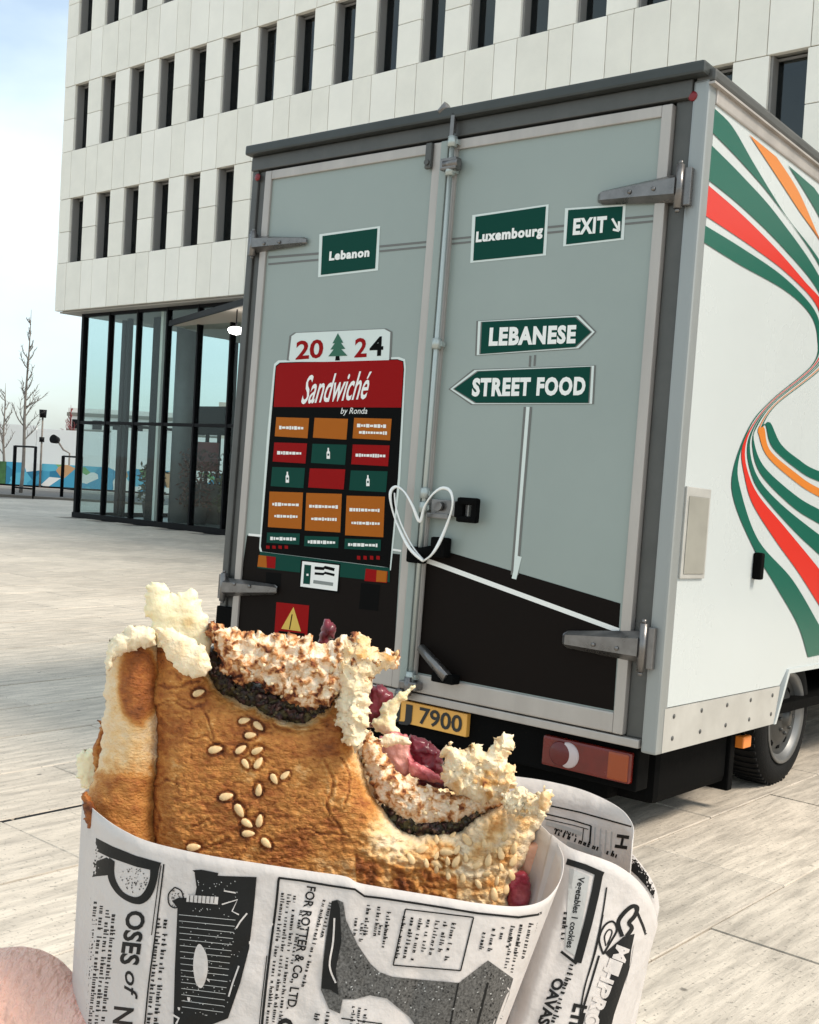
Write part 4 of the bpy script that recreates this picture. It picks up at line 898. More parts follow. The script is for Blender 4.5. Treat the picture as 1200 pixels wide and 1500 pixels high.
def f_crust_col(x,y,dd,n1):
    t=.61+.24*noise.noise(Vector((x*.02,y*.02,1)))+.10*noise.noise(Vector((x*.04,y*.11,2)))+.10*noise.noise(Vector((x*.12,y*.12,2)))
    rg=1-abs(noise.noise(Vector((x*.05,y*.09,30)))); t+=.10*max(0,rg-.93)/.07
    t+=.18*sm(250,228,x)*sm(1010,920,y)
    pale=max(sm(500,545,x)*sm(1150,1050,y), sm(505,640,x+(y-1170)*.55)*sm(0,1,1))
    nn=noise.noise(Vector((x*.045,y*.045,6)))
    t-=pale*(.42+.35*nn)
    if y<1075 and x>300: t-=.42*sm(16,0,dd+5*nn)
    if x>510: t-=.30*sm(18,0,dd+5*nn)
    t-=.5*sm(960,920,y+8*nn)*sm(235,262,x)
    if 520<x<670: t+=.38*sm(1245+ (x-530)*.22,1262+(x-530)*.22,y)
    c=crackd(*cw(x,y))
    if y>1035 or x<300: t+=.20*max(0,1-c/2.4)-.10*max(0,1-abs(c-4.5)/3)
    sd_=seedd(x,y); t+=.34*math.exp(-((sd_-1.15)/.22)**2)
    t+=.3*sm(8,0,x-225) if 1030<y<1240 else 0  # shade of the seam beside the left fold, painted into the crust colour
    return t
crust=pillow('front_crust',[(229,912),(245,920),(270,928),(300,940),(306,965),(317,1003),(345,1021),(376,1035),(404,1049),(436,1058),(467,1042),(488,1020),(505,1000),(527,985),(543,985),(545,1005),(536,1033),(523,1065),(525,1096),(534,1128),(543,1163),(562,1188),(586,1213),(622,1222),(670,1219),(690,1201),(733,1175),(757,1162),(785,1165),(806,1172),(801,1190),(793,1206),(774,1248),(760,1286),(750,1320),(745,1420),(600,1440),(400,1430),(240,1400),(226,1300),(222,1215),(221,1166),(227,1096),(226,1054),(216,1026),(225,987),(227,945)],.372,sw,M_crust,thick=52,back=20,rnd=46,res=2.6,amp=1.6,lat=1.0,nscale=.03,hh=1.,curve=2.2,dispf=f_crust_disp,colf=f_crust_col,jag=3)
# left fold
def f_l(x,y,dd,n1):
    t=.16+.1*n1; t+=.62*sm(1.15,.72,math.hypot((x-203)/32,(y-1002)/62)); t+=.45*sm(1105,1150,y+10*n1); t-=.15*sm(12,0,dd); return t
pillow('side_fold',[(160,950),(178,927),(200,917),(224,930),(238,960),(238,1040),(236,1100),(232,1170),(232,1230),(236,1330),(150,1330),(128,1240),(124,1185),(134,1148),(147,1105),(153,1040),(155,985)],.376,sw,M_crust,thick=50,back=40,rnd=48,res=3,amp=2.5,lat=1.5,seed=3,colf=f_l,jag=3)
pillow('side_fold_tip',[(157,955),(165,935),(180,925),(200,918),(222,922),(228,940),(215,950),(190,952),(170,968),(160,985)],.364,sw,M_crumb,thick=20,back=14,rnd=16,res=2.6,amp=3,lat=2.5,nscale=.08,hh=1.,seed=31,colf=lambda x,y,dd,n:.0+.1*n,jag=5)
pillow('crust_scrap',[(148,1052),(154,1075),(150,1105),(143,1130),(136,1120),(140,1085)],.388,sw,M_crust,thick=12,back=12,rnd=8,res=2.6,amp=3,lat=3,seed=33,colf=lambda x,y,dd,n:.75+.4*n,jag=4)
pillow('bread_scrap',[(112,1105),(128,1095),(142,1102),(150,1125),(140,1160),(118,1150)],.392,sw,M_flap,thick=12,back=12,rnd=12,res=2.6,amp=3,lat=3,seed=34,colf=lambda x,y,dd,n:.1+.2*n,jag=5)
pillow('rear_scrap',[(121,1168),(131,1160),(140,1185),(150,1215),(140,1230),(122,1195)],.362,sw,M_crust,thick=10,back=12,rnd=10,res=2.6,amp=3,lat=3,seed=35,colf=lambda x,y,dd,n:.85+.3*n,jag=4)
# translucent flap on top
pillow('bread_flap',[(212,866),(217,853),(229,850),(240,855),(250,868),(268,868),(280,864),(290,874),(300,896),(308,925),(304,965),(262,955),(232,945),(222,915),(213,900)],.366,sw,M_flap,thick=14,back=10,rnd=18,res=2.4,amp=2.5,lat=2,nscale=.04,hh=1.,seed=5,colf=lambda x,y,dd,n:.12+.25*n+.5*sm(14,2,math.hypot(x-275,y-912)),jag=5)
pillow('bread_flap',[(228,925),(240,918),(262,925),(290,940),(306,962),(300,990),(270,985),(245,960)],.352,sw,M_crumb,thick=14,back=14,rnd=16,res=2.4,amp=3,lat=2,nscale=.06,hh=1.,seed=6,colf=lambda x,y,dd,n:.12+.3*n,jag=5)
# crumbly top mass and dark line beneath, first bite
pillow('dark_filling',[(303,950),(318,950),(345,985),(390,1000),(440,1010),(500,1000),(520,1010),(492,1040),(470,1052),(436,1066),(404,1058),(376,1044),(345,1030),(318,1015),(306,985)],.372,sw,M_herb,thick=24,back=30,rnd=16,res=2.4,amp=7,lat=4,nscale=.13,seed=8,colf=lambda x,y,dd,n:.45+.6*n,jag=5)
def f_m(x,y,dd,n): return .46+.35*n+.55*noise.noise(Vector((x*.11,y*.09,40)))+.35*noise.noise(Vector((x*.3,y*.25,41)))+.35*sm(12,0,dd)*sm(960,1010,y)+ (.4 if (x<325 and dd<7) else 0)
pillow('crumbly_filling',[(305,918),(318,914),(350,922),(385,928),(410,925),(450,932),(478,944),(500,935),(522,929),(540,940),(538,955),(583,953),(585,962),(572,975),(545,990),(540,1008),(520,1015),(492,1030),(470,1038),(440,1034),(412,1026),(380,1008),(350,1000),(330,985),(318,965),(310,940)],.362,sw,M_meat,thick=34,back=40,rnd=30,res=1.8,amp=12,lat=4,nscale=.055,hh=1.05,seed=10,colf=f_m,jag=7)
pillow('torn_bread',[(500,940),(522,928),(545,942),(560,955),(584,952),(580,968),(560,985),(545,1010),(540,1060),(528,1100),(500,1085),(490,1040),(496,1000),(480,985)],.360,sw,M_crumb,thick=30,back=40,rnd=26,res=2.0,amp=8,lat=4,nscale=.06,hh=.95,seed=12,colf=lambda x,y,dd,n:.05+.45*n+.45*sm(1010,950,y),jag=7)
pillow('beet_piece',[(468,930),(474,912),(481,905),(488,914),(493,925),(486,940),(478,958),(466,950)],.383,sw,M_beet,thick=10,back=12,rnd=9,res=2,amp=3,lat=2,nscale=.06,hh=1.,seed=14,colf=lambda x,y,dd,n:.1+.5*n,jag=3)
# back bread wall
pillow('rear_crust',[(530,1070),(560,1095),(600,1120),(650,1150),(700,1165),(745,1170),(780,1200),(765,1330),(560,1330),(520,1200)],.405,sw,M_crumb,thick=30,back=30,rnd=30,res=3.4,amp=6,lat=3,seed=16,colf=lambda x,y,dd,n:.35+.4*n,jag=4)
# second bite fillings
pillow('beet_piece',[(540,1008),(556,1002),(572,1014),(574,1030),(566,1042),(552,1060),(538,1062),(532,1045)],.392,sw,M_beet,thick=16,back=12,rnd=12,res=2,amp=3,lat=2,nscale=.06,hh=1.,seed=17,colf=lambda x,y,dd,n:.1+.5*n,jag=3)
pillow('pickle_sliver',[(600,1004),(606,1008),(590,1030),(582,1050),(584,1072),(574,1078),(556,1072),(544,1062),(556,1042),(566,1026),(582,1018)],.386,sw,M_flap,thick=12,back=12,rnd=14,res=2,amp=3,lat=2,nscale=.06,hh=1.,seed=18,colf=lambda x,y,dd,n:.25+.5*n,jag=4)
pillow('beet_piece',[(598,1083),(614,1078),(632,1086),(648,1102),(650,1125),(645,1140),(624,1142),(604,1128),(594,1105)],.388,sw,M_beet,thick=20,back=14,rnd=14,res=2,amp=3,lat=3,nscale=.06,hh=1.,seed=19,colf=lambda x,y,dd,n:.25+.5*n,jag=3)
pillow('radish_piece',[(558,1080),(580,1074),(598,1080),(602,1100),(606,1122),(590,1136),(572,1120),(560,1102)],.382,sw,M_pink,thick=14,back=12,rnd=10,res=2,amp=3,lat=2,nscale=.06,hh=1.,seed=20,colf=lambda x,y,dd,n:-.1+.4*n+.8*sm(5,0,dd),jag=3)
pillow('radish_piece',[(598,1112),(614,1116),(634,1130),(650,1142),(640,1148),(616,1142),(600,1134)],.378,sw,M_pink,thick=10,back=8,rnd=8,res=2,amp=3,lat=2,seed=21,colf=lambda x,y,dd,n:.55+.4*n,jag=2)
pillow('onion_piece',[(552,1084),(572,1076),(596,1080),(600,1090),(575,1092),(556,1096)],.376,sw,M_crumb,thick=8,back=8,rnd=7,res=2,amp=3,lat=2,seed=22,colf=lambda x,y,dd,n:.0+.2*n,jag=2)
pillow('beet_piece',[(604,1144),(640,1140),(668,1142),(676,1150),(664,1158),(630,1156),(606,1152)],.380,sw,M_beet,thick=8,back=8,rnd=7,res=2,amp=3,lat=2,seed=23,colf=lambda x,y,dd,n:.5+.5*n,jag=3)
pillow('dark_filling',[(556,1180),(600,1190),(650,1195),(700,1178),(705,1200),(670,1224),(620,1226),(584,1218)],.375,sw,M_herb,thick=26,back=24,rnd=14,res=2.2,amp=8,lat=4,nscale=.13,seed=24,colf=lambda x,y,dd,n:.45+.7*n,jag=5)
pillow('crumbly_filling',[(538,1068),(552,1085),(566,1110),(590,1136),(620,1148),(660,1160),(700,1162),(735,1165),(730,1182),(706,1192),(686,1204),(655,1206),(625,1212),(596,1205),(572,1192),(550,1172),(540,1140),(528,1105)],.372,sw,M_meat,thick=28,back=30,rnd=26,res=1.8,amp=10,lat=4,nscale=.055,hh=1.05,seed=26,colf=lambda x,y,dd,n:.36+.3*n+.25*sm(8,0,dd)+.5*noise.noise(Vector((x*.11,y*.09,50)))+.3*noise.noise(Vector((x*.3,y*.25,41))),jag=7)
pillow('torn_bread',[(650,1094),(664,1090),(676,1098),(692,1090),(712,1098),(728,1086),(742,1080),(754,1088),(750,1102),(754,1130),(750,1160),(730,1172),(705,1178),(680,1168),(662,1158),(648,1140),(646,1115)],.368,sw,M_crumb,thick=30,back=26,rnd=22,res=1.8,amp=8,lat=4,nscale=.06,hh=.95,seed=28,colf=lambda x,y,dd,n:.22+.4*n+.5*noise.noise(Vector((x*.08,y*.08,60)))+.5*sm(26,4,math.hypot(x-715,y-1140)),jag=8)
pillow('torn_bread',[(735,1168),(752,1158),(770,1155),(786,1165),(800,1155),(806,1163),(803,1182),(790,1196),(760,1196),(738,1186)],.358,sw,M_crumb,thick=22,back=20,rnd=16,res=2,amp=7,lat=4,nscale=.1,seed=29,colf=lambda x,y,dd,n:.12+.4*n,jag=6)
pillow('bread_nugget',[(790,1166),(797,1159),(806,1162),(806,1175),(800,1188),(790,1184)],.352,sw,M_crumb,thick=10,back=8,rnd=8,res=2,amp=2,lat=1,seed=30,colf=lambda x,y,dd,n:.5+.2*n)
pillow('tomato_piece',[(770,1240),(790,1232),(806,1236),(808,1262),(800,1285),(776,1290),(762,1270)],.378,sw,M_tom,thick=16,back=10,rnd=10,res=2.4,amp=2,lat=1,seed=36,colf=lambda x,y,dd,n:.1+.2*n)
pillow('tomato_skin',[(752,1278),(768,1275),(778,1295),(772,1330),(748,1335),(742,1300)],.370,sw,M_pink,thick=12,back=10,rnd=10,res=2.4,amp=3,lat=2,seed=37,colf=lambda x,y,dd,n:.9+.3*n)
# ray casting on the front crust
dg=bpy.context.evaluated_depsgraph_get(); dg.update()
def bvh_of(o):
    me=o.data; M=o.matrix_world; return BVHTree.FromPolygons([M@v.co for v in me.vertices],[tuple(p.vertices) for p in me.polygons])
bv=bvh_of(crust)
def cast(b,x,y):
    d=ray(x,y).normalized(); h=b.ray_cast(CAM,d); return (h[0],h[1] if h[1].dot(d)<0 else -h[1]) if h[0] is not None else (None,None)
# sesame seeds
sm_=bmesh.new(); bmesh.ops.create_uvsphere(sm_,u_segments=10,v_segments=8,radius=1)
for v in sm_.verts:
    t=(v.co.x+1)/2; v.co.y*=(.66*(1-.45*t)); v.co.z*=.28; v.co.x*=1.0
for f in sm_.faces: f.smooth=True
seedme=bpy.data.meshes.new('sesame_seed'); sm_.to_mesh(seedme); sm_.free(); seedme.materials.append(M_seed)
def seed(x,y,ang,L,sink=.15):
    p,nn=cast(bv,x,y)
    if p is None: return
    nn=(nn+(-ray(x,y).normalized())*1.5).normalized()
    ax=(CR*math.cos(math.radians(ang))+CU*math.sin(math.radians(ang))); ax=(ax-nn*ax.dot(nn)).normalized(); ay=nn.cross(ax); s_=L*.5*.355/F
    M=Matrix(((ax.x,ay.x,nn.x,0),(ax.y,ay.y,nn.y,0),(ax.z,ay.z,nn.z,0),(0,0,0,1)))
    o=bpy.data.objects.new('sesame_seed',seedme); COL.objects.link(o); o.parent=sw; o.matrix_parent_inverse=sw.matrix_world.inverted()
    pp=p+nn*s_*.25; M=Matrix.Translation(pp)@M@Matrix.Scale(s_,4); o.matrix_world=M
for (x,y,a,L) in SEEDS: seed(x,y,a,L)
r_=random.Random(12); pts=[]
for _ in range(900):
    x=r_.uniform(600,765); y=r_.uniform(1222,1318)
    if y<1232-(x-600)*.35+10 or x>760-(y-1200)*.12 or y>1305-(720-x)*.28 and x<720: continue
    if all(math.hypot(x-a,y-b)>17 for a,b in pts): pts.append((x,y))
for x,y in pts[:44]: seed(x,y,r_.choice([80,60,100,20,-30,120]),r_.uniform(14,23))
# loose crumbs on the torn surfaces
def crumbs(srcs,n,parent,m,s0,s1,seed_):
    r=random.Random(seed_); base=bmesh.new(); bmesh.ops.create_icosphere(base,subdivisions=1,radius=1); bv_=[v.co.copy() for v in base.verts]; bf=[tuple(v.index for v in f.verts) for f in base.faces]; base.free()
    V=[];Fs=[];A=[]
    for i in range(n):
        o=r.choice(srcs); p=o.data.vertices[r.randrange(len(o.data.vertices))]; c=o.matrix_world@p.co; s_=r.uniform(s0,s1)*.36/F; k=len(V); st=Vector((r.uniform(.6,1.3),r.uniform(.6,1.3),r.uniform(.6,1.3))); tt=r.uniform(.0,.62)
        c=c-ray(600,750)*(s_*.5)
        for v in bv_: V.append(c+Vector((v.x*st.x,v.y*st.y,v.z*st.z))*s_*r.uniform(.75,1.25)); A.append(tt)
        Fs+=[tuple(q+k for q in f) for f in bf]
    o=mesh('crumbs',V,Fs,m,None,smooth=True); at=o.data.attributes.new('toast_shade','FLOAT','POINT'); at.data.foreach_set('value',A)
    o.parent=parent; o.matrix_parent_inverse=parent.matrix_world.inverted(); o['kind']='stuff'; return o
src=[o for o in sw.children if o.name.startswith(('crumbly_filling','torn_bread'))]
crumbs(src,200,sw,M_crumb,1.,4.,3); crumbs([o for o in sw.children if o.name.startswith('dark_filling')],260,sw,M_herb,1.5,4,4)

# ------------------------------------------------------------------ printed paper wrap
M_paper=mat('news_paper',(.57,.525,.50),.62,var=.04,vscale=30,coords='Object',bump=.15,bscale=120,sss=.05)
M_pink2=mat('print_ink',(.010,.010,.010),.55,spec=.2); M_pgrey=mat('print_grey',(.10,.095,.09),.6,var=.9,vscale=1500)
M_plite=mat('print_light_grey',(.42,.42,.41),.6)
CREASES=[(250,1300,-.15,22,.0011),(470,1400,.55,26,-.0010),(640,1350,-.3,20,.0009),(350,1400,-1.1,24,.0008),(800,1400,-.35,14,-.0012),(900,1380,-.2,16,.0012)]
def sheet(name,top,bot,parent,rows=26,wob=1.0,seed=0,sub=6):
    T=[np.array(p) for p in catmull([np.array(p,float) for p in top],sub)]; Bt=[np.array(p) for p in catmull([np.array(p,float) for p in bot],sub)]
    n=len(T); V=[]
    for j in range(rows+1):
        k=j/rows
        for i in range(n):
            q=T[i]*(1-k)+Bt[i]*k; x,y,d=q
            d+=wob*.0011*noise.fractal(Vector((x*.012+seed,y*.006,seed*2.)),.8,2,3)*min(1,k*6+.2)
            for (cx_,cy_,sl,wd,am) in CREASES: d+=am*max(0,1-abs((x-cx_)-(y-cy_)*sl)/wd)*min(1,k*8)
            V.append(PX(x,y,d))
    Fs=[(j*n+i,j*n+i+1,(j+1)*n+i+1,(j+1)*n+i) for j in range(rows) for i in range(n-1)]
    o=mesh(name,V,Fs,M_paper,None,smooth=True); b=BVHTree.FromPolygons([Vector(v) for v in V],Fs)
    if parent: o.parent=parent; o.matrix_parent_inverse=parent.matrix_world.inverted()
    so=o.modifiers.new('thickness','SOLIDIFY'); so.thickness=.00022; so.offset=0
    return o,b
wr=empty('paper_wrap',loc=PX(430,1500,.36)); tag(wr,'white paper wrap printed like an old newspaper around the lower half of the sandwich','paper wrap')
bpy.context.view_layer.update()
ftop=[(170,1140,.41),(140,1150,.395),(122,1162,.378),(128,1176,.366),(150,1196,.352),(180,1216,.343),(222,1234,.336),(300,1252,.330),(380,1265,.327),(460,1277,.326),(506,1284,.3255),(524,1293,.3252),(560,1300,.3250),(640,1313,.325),(700,1323,.326),(760,1328,.330),(798,1318,.337),(820,1292,.346),(826,1262,.355),(818,1238,.364),(800,1216,.373),(775,1196,.382),(745,1184,.39)]
def fbot(p):
    x,y,d=p; return (92+(x-122)*.80,y*.0+1720+(y-1250)*.25,d+.006 if d>.34 else d)
front,bfront=sheet('front_sheet',ftop,[fbot(p) for p in ftop],wr,rows=30,seed=2)
# sheet behind, and the outer sheet curling on the right
rt=[(640,1128,.405),(700,1131,.404),(760,1138,.402),(800,1144,.400),(850,1156,.396),(890,1173,.391),(915,1190,.385),(928,1212,.378),(926,1235,.374)]
rear_s,brear=sheet('rear_sheet',rt,[(660+(x-640)*.8,1700,d) for x,y,d in rt],wr,rows=20,seed=5,wob=.6)
ot=[(808,1222,.368),(832,1240,.3615),(858,1250,.3585),(882,1258,.358),(905,1268,.359),(928,1284,.362),(947,1306,.367),(958,1330,.373),(963,1355,.382),(955,1375,.392)]
ob=[(690,1720,.352),(715,1720,.349),(745,1720,.348),(770,1720,.348),(800,1720,.350),(830,1720,.353),(848,1720,.358),(858,1720,.364),(862,1720,.374),(856,1720,.384)]
outer,bouter=sheet('outer_sheet',ot,ob,wr,rows=26,seed=8,wob=.8)
et=[(880,1236,.392),(918,1246,.389),(936,1262,.387),(952,1284,.387),(962,1306,.389),(966,1330,.394)]
edge_s,bedge=sheet('edge_sheet',et,[(860,1640,.39),(880,1640,.388),(890,1640,.387),(896,1640,.388),(900,1640,.39),(902,1640,.395)],wr,rows=18,seed=9,wob=.4)
def sproj(b):
    def f(x,y,s):
        p,nn=cast(b,x,y)
        if p is None: return None
        return p-ray(x,y).normalized()*(.00022+s*.12)
    return f
rt_=random.Random(21)
def micro(P,p0,p1,h,wd=None,lev=1,mi=0,dens=.85,gap=1.1):
    """one illegible line of tiny type from p0 to p1, letters h px tall"""
    p0=np.array(p0,float); p1=np.array(p1,float); L=np.linalg.norm(p1-p0); d=(p1-p0)/L; u=np.array([d[1],-d[0]]); t=0
    while t<L-1:
        w=rt_.uniform(h*.35,h*.75)
        if rt_.random()<.14: t+=h*.55; continue
        a=p0+d*t; hh=h*rt_.choice([.62,.62,.7,1.0]); k=rt_.random()
        s_=h*.27
        def bar(x0,y0,x1,y1): 
            P.poly([tuple(a+d*x0+u*y0),tuple(a+d*x1+u*y0),tuple(a+d*x1+u*y1),tuple(a+d*x0+u*y1)],mi,lev)
        bar(0,0,s_,hh)
        if k<.5: bar(w-s_,0,w,h*.62)
        if k>.25: bar(s_,0 if k>.6 else h*.62-s_,w-s_,s_ if k>.6 else h*.62)
        if k>.75: bar(s_,h*.62-s_,w-s_,h*.62)
        t+=w+h*.22
def column(P,x,y0,y1,n,step,h,slope=-.12,ragged=0,skipx=None,mi=0):
    for i in range(n):
        xx=x+i*step[0]; yy=y0+i*step[1]; ye=y1+i*step[2]-(rt_.uniform(0,ragged) if ragged else 0)
        if ye-yy<6: continue
        micro(P,(xx,yy),(xx+slope*(ye-yy),ye),h,mi=mi)
INK=[M_pink2,M_pgrey,M_paper,M_plite]
def fp(): return Print(sproj(bfront),9)
# headline: R OSES of N, turned a quarter clockwise
P=fp()
P.poly([(121,1217),(165,1240),(200,1254),(236,1264),(232,1277),(228,1276),(200,1270),(160,1256),(121,1237)],0,1)
bowl_o=catmull([(160,1256),(158,1285),(170,1308),(190,1322),(208,1324),(222,1312),(230,1290),(233,1270)],5); bowl_i=catmull([(168,1262),(168,1284),(178,1304),(192,1313),(204,1313),(213,1303),(219,1288),(220,1274)],5)
n=len(bowl_o); P.add(list(map(tuple,bowl_o))+list(map(tuple,bowl_i)),[(k,k+1,n+k+1,n+k) for k in range(n-1)],0,1)
P.add([(156,1256),(166,1262),(160,1282),(140,1284),(122,1288),(114,1282),(116,1270),(130,1266),(150,1270)],[tuple(range(9))],0,1)
for i in range(60):
    a=rt_.uniform(0,6.28); rr_=rt_.uniform(0,1)**.5; x=194+22*rr_*math.cos(a); y=1289+18*rr_*math.sin(a); P.poly([(x,y),(x+rt_.uniform(1,3),y+rt_.uniform(-1,1)),(x+rt_.uniform(0,2),y+rt_.uniform(1,3))],0,1)
for i in range(34):
    x=rt_.uniform(120,150); y=1244+(x-120)*.45+rt_.uniform(-4,12); P.poly([(x,y),(x+rt_.uniform(1,4),y+rt_.uniform(-1,1)),(x+rt_.uniform(0,2),y+rt_.uniform(1,3))],0,1)
P.text('OSES',(187,1333),(176,1412),26,0,1,bold=.03,up=(1,.12)); P.text('of',(184,1422),(181,1462),20,0,1,bold=.01,shear=.3,up=(1,.12)); P.text('NEW',(168,1474),(160,1560),28,0,1,bold=.02,up=(1,.12))
P.build('headline_print',INK,wr)
P=fp(); P.line(catmull([(240,1266),(236,1300),(226,1380),(218,1440),(212,1500),(208,1540)],6),2.2,0,1); P.line(catmull([(236,1268),(231,1300),(222,1370)],5),1.4,0,1)
P.build('rule_print',INK,wr)
P=fp(); column(P,111,1302,1520,7,(8.8,6.2,4),7.4,slope=-.10); P.line([(103,1240),(100,1260),(97,1285),(92,1300)],3.2,0,1); P.line([(90,1325),(86,1350),(82,1385),(80,1400)],4,0,1)
column(P,230,1345,1520,2,(10,2,0),7.6,slope=-.10)
P.build('type_column_print',INK,wr)
# folding camera engraving
P=fp()
P.poly([(285,1279),(320,1283),(376,1285),(372,1330),(365,1390),(352,1440),(334,1492),(300,1505),(254,1502),(256,1420),(260,1330),(252,1320),(262,1315),(285,1316),(288,1300)],0,1)
P.poly([(282,1275),(295,1274),(320,1279),(318,1285),(290,1283)],0,1)
P.line(catmull([(256,1300),(247,1310),(248,1325),(258,1330),(268,1322),(266,1306),(256,1300)],4),2,0,1)
for i in range(40): x=rt_.uniform(250,268); y=rt_.uniform(1302,1328); P.poly([(x,y),(x+2,y),(x+1,y+2)],0,1)
P.poly(catmull([(293,1383),(303,1400),(304,1425),(296,1447),(287,1440),(283,1415),(286,1392)],4,True),2,2)
P.poly([(274,1311),(320,1314),(319,1325),(273,1321)],2,2); 
for i in range(7): P.line([(278+i*6,1312),(277+i*6,1323)],1,0,3)
P.line([(362,1338),(352,1350),(346,1360)],2.4,2,2); P.line([(350,1415),(341,1440),(335,1460)],2.4,2,2); P.line([(328,1305),(345,1308)],2,2,2); P.line([(325,1325),(348,1318),(340,1335),(350,1340)],2,2,2); P.line([(250,1485),(262,1492),(258,1500)],3,2,2)
for i in range(16): P.line([(262+i*.3,1340+i*9),(345-i*1.2,1348+i*9)],.8,3,1.6)
for i in range(140):
    x=rt_.uniform(262,350); y=rt_.uniform(1290,1490); P.poly([(x,y),(x+rt_.uniform(1,2.5),y),(x+1,y+rt_.uniform(1,2))],3,1.7)
P.build('camera_engraving',INK,wr)
# border line with step
P=fp(); P.line(catmull([(382,1520),(388,1460),(396,1390),(404,1330),(408,1290)],6)+[np.array(p) for p in [(409,1286)]],3.6,0,1)
P.line([(408,1286),(440,1290),(480,1297),(520,1303),(534,1313),(560,1316),(620,1325),(700,1338),(760,1344),(788,1340),(808,1330),(818,1318)],3.2,0,1)
P.line([(378,1520),(384,1460),(391,1400)],1.4,0,1)
P.build('border_print',INK,wr)
P=fp(); column(P,412,1308,1510,3,(9,2,1),6.0,slope=-.12)
P.text('FOR ROTTER & Co., LTD.',(450,1298),(420,1478),13,0,1,bold=.02,up=(1,.14)); P.text('G',(408,1490),(404,1520),24,0,1,bold=.03,up=(1,.12)); micro(P,(473,1318),(440,1450),6); micro(P,(482,1322),(470,1370),6); micro(P,(440,1330),(424,1420),6); micro(P,(462,1480),(456,1510),8); micro(P,(478,1482),(474,1510),8); 
P.line([(500,1492),(560,1500)],2,0,1)
P.build('type_column_print',INK,wr)
P=fp()
for i,(a,b_) in enumerate([(533,1322),(548,1328),(562,1332)]): micro(P,(a+5,b_),(a-1,b_+40-abs(i-1)*-6),6.5)
P.line([(594,1332),(576,1414)],2,0,1); P.line([(594,1332),(694,1344)],2,0,1); P.line([(694,1344),(675,1422)],2,0,1); P.line([(576,1414),(675,1422)],2,0,1)
column(P,590,1342,1408,7,(12,1.6,.8),6.6,slope=-.2,ragged=22); column(P,708,1362,1392,6,(13.5,-2,3),6.6,slope=-.22,ragged=24); micro(P,(797,1352),(780,1500),6.4); micro(P,(787,1352),(768,1440),6); column(P,520,1345,1372,2,(9,4,9),6); micro(P,(806,1345),(797,1395),5)
column(P,524,1432,1500,3,(9,5,2),5.5,slope=-.12) if False else None
for i in range(3): micro(P,(516+i*9,1474+i*2),(511+i*9,1512),6)
column(P,748,1372,1420,2,(9,8,6),5.5,slope=-.2); column(P,556,1352,1372,2,(8,4,16),5.5,slope=-.15)
micro(P,(770,1450),(760,1510),6)
P.build('type_block_print',INK,wr)
bt=[(486,1320),(494,1318),(503,1322),(507,1348),(524,1384),(542,1411),(556,1424),(575,1431),(625,1436),(672,1440),(715,1407),(757,1437),(751,1458),(742,1482),(730,1520),(620,1520),(600,1490),(567,1463),(542,1458),(520,1464),(502,1464),(498,1485),(482,1478),(470,1450),(473,1410),(478,1370)]
P=fp(); P.poly(bt,1,1)
P.poly([(486,1321),(494,1319),(498,1330),(500,1380),(492,1420),(496,1458),(484,1450),(471,1448),(474,1410),(480,1365)],0,2); P.line(catmull([(490,1345),(488,1380),(483,1415),(492,1440)],5),2.6,2,3); P.line([(715,1440),(700,1500)],3,0,2); P.line([(672,1440),(660,1500)],2,0,2)
for i in range(420):
    x=rt_.uniform(505,745); y=rt_.uniform(1380,1510); P.poly([(x,y),(x+rt_.uniform(1.5,3.6),y+rt_.uniform(-1,1)),(x+rt_.uniform(0,2),y+rt_.uniform(1.5,3))],0 if rt_.random()<.7 else 3,2.2) if sdist(np.array([x]),np.array([y]),bt)[0][0]>2 else None
P.build('boot_engraving',INK,wr)
# rear sheet print
P=Print(sproj(brear),9)
P.line([(804,1180),(850,1190),(900,1204),(925,1211)],2.2,0,1); P.line([(798,1192),(840,1202),(866,1210)],2,0,1); P.line([(796,1199),(840,1209),(862,1215)],1.2,0,1); P.line([(866,1210),(864,1236)],2.6,0,1); P.line([(855,1214),(853,1232)],1.2,0,1)
for i in range(4): P.line([(872+i*8,1212+i*2),(870+i*8,1246+i*2)],1.4,3,1)
P.text('H',(905,1222),(901,1242),17,0,1,bold=.03,up=(1,.14)); P.line([(800,1206),(830,1214),(852,1222)],6,3,1)
micro(P,(812,1222),(905,1258),8.5); micro(P,(812,1216),(850,1228),5); P.line([(830,1236),(855,1244),(880,1252)],7,3,1)
P.build('rear_print',INK,wr)
# inner lip marks on the front sheet at right
P=Print(sproj(bouter),9)
P.line([(830,1262),(856,1270),(884,1282)],9,0,1); P.line([(878,1279),(872,1310),(862,1352),(846,1410)],12,0,1)
P.poly([(834,1272),(864,1284),(850,1370),(842,1400),(828,1390)],3,.6)
P.line([(822,1394),(845,1412)],4,0,1); P.line(catmull([(889,1300),(882,1345),(870,1400),(856,1450),(848,1500)],5),2.2,0,1); P.line(catmull([(884,1340),(874,1390),(862,1430)],5),1.4,0,1)
P.text('Vegetables 1 cookies',(848,1284),(830,1388),9,0,1.2,bold=.02,up=(1,.16)); micro(P,(826,1336),(820,1388),8); micro(P,(835,1412),(806,1500),9); P.text('OAVAS',(812,1432),(788,1500),15,0,1,bold=.04,up=(1,.2))
P.text('LTD.',(842,1470),(830,1520),18,0,1,bold=.05,up=(1,.2))
P.line(catmull([(912,1372),(906,1352),(914,1338),(926,1328),(934,1330),(930,1342),(922,1352),(926,1360),(918,1372)],5),6,0,1); P.line([(931,1330),(942,1356),(950,1380)],4,0,1)
P.poly([(914,1372),(930,1368),(925,1392),(922,1420),(900,1486),(892,1520),(866,1520),(890,1450),(900,1410),(886,1396)],0,1)
P.line(catmull([(884,1398),(878,1376),(886,1356),(898,1350),(904,1362),(896,1378),(884,1398)],5),3,0,1); P.line(catmull([(888,1386),(886,1372),(892,1362),(897,1366),(890,1384)],4),2,0,1)
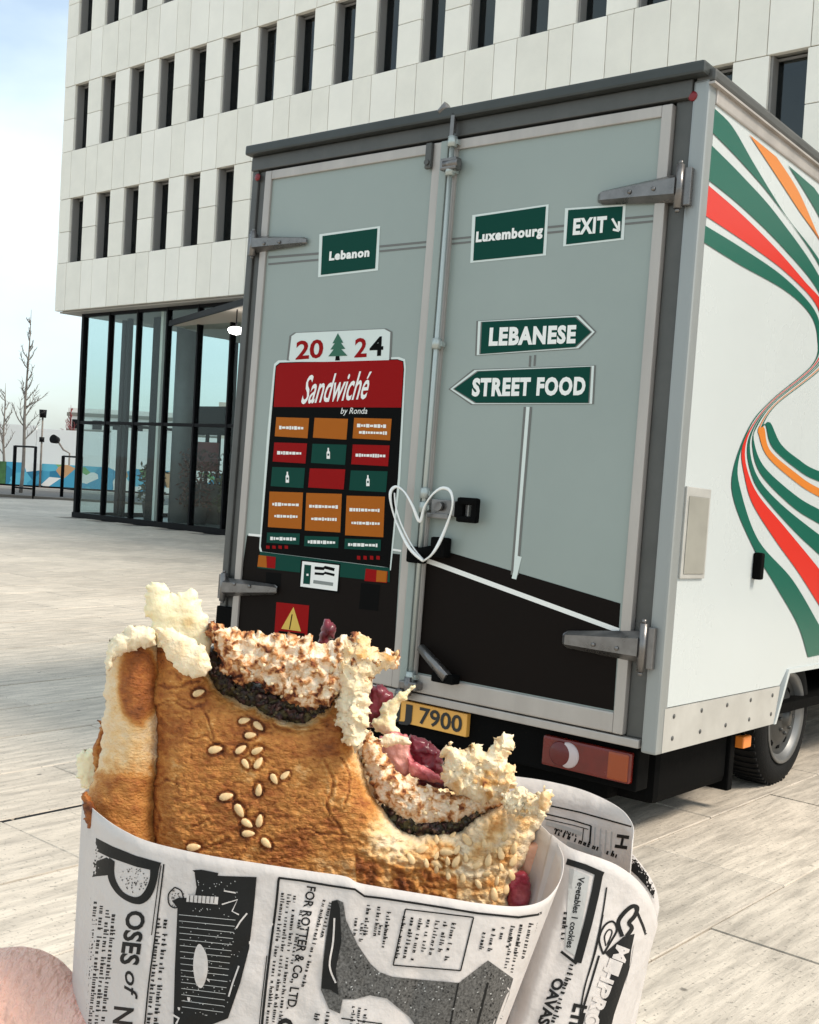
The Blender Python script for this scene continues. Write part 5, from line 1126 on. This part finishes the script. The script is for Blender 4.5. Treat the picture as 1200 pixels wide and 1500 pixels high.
for i,(ch,x,y) in enumerate((('M',908,1384),('I',898,1404),('H',890,1416),('P',882,1438),('R',874,1460),('O',866,1482))):
    P.text(ch,(x-3,y),(x-10,y+20),19,2,2,bold=.05,up=(.9,.35))
P.line(catmull([(878,1400),(866,1440),(854,1480),(848,1510)],5),3,0,1); P.line([(930,1385),(926,1410),(918,1440)],2.5,2,2)
P.build('outer_print',INK,wr)
P=Print(sproj(bedge),7)
P.poly([(920,1250),(932,1256),(952,1280),(960,1300),(958,1316),(948,1300),(934,1284),(918,1270)],0,1)
for i in range(60):
    k=rt_.random(); x=922+k*38+rt_.uniform(-5,5); y=1256+k*k*56+rt_.uniform(-4,8); P.poly([(x,y),(x+rt_.uniform(1,4),y+1),(x+rt_.uniform(0,2),y+rt_.uniform(2,4))],2 if rt_.random()<.6 else 0,2)
P.build('edge_print',INK,wr)
# ------------------------------------------------------------------ the hand behind the wrap
def skinmesh(name,verts,edges,radii,parent,m,sub=3):
    me=bpy.data.meshes.new(name); me.from_pydata([tuple(v) for v in verts],edges,[]); o=bpy.data.objects.new(name,me); COL.objects.link(o); me.materials.append(m)
    o.modifiers.new('skin','SKIN'); 
    for i,r in enumerate(radii): me.skin_vertices[0].data[i].radius=(r,r) if not isinstance(r,tuple) else r
    me.skin_vertices[0].data[0].use_root=True
    s_=o.modifiers.new('sub','SUBSURF'); s_.levels=sub; s_.render_levels=sub; o.modifiers['skin'].use_smooth_shade=True
    if parent: o.parent=parent; o.matrix_parent_inverse=parent.matrix_world.inverted()
    return o
M_skin=mat('skin',(.92,.55,.44),.5,var=.07,vscale=45,coords='Object',bump=.7,bscale=330,stretch=(1,.35,1),sss=.25,sssr=(.004,))
M_skin.node_tree.nodes['Principled BSDF'].inputs['Subsurface Scale'].default_value=.004
K=[PX(-330,2050,.40),PX(-120,1800,.395),PX(60,1700,.40),PX(230,1660,.405)]          # forearm, wrist, palm
vs=list(K); es=[(0,1),(1,2),(2,3)]; rs=[.034,.029,(.026,.022),(.026,.018)]
def chain(root,pts,rad):
    prev=root
    for p,r in zip(pts,rad): vs.append(PX(*p)); es.append((prev,len(vs)-1)); rs.append(r); prev=len(vs)-1
chain(1,[(-70,1580,.385),(20,1486,.378),(75,1520,.372),(150,1570,.350),(230,1600,.325)],[.030,.032,.0175,.0105,.0085])       # thumb base and thumb
chain(3,[(420,1560,.412),(620,1550,.405),(740,1580,.375),(700,1600,.345)],[.011,.0095,.0085,.0072])
chain(3,[(400,1620,.414),(640,1630,.405),(760,1665,.372),(690,1690,.338)],[.0115,.010,.009,.0075])
chain(3,[(380,1690,.412),(600,1715,.402),(700,1750,.372),(630,1770,.340)],[.011,.0095,.0085,.0072])
chain(3,[(340,1750,.408),(500,1800,.398),(590,1830,.372),(540,1840,.345)],[.010,.0085,.0075,.0065])
pn=empty('person',loc=PX(-330,2050,.40)); tag(pn,'bare pale hand of a person gripping the paper wrap at the lower left','person')
bpy.context.view_layer.update()
skinmesh('hand',vs,es,rs,pn,M_skin)
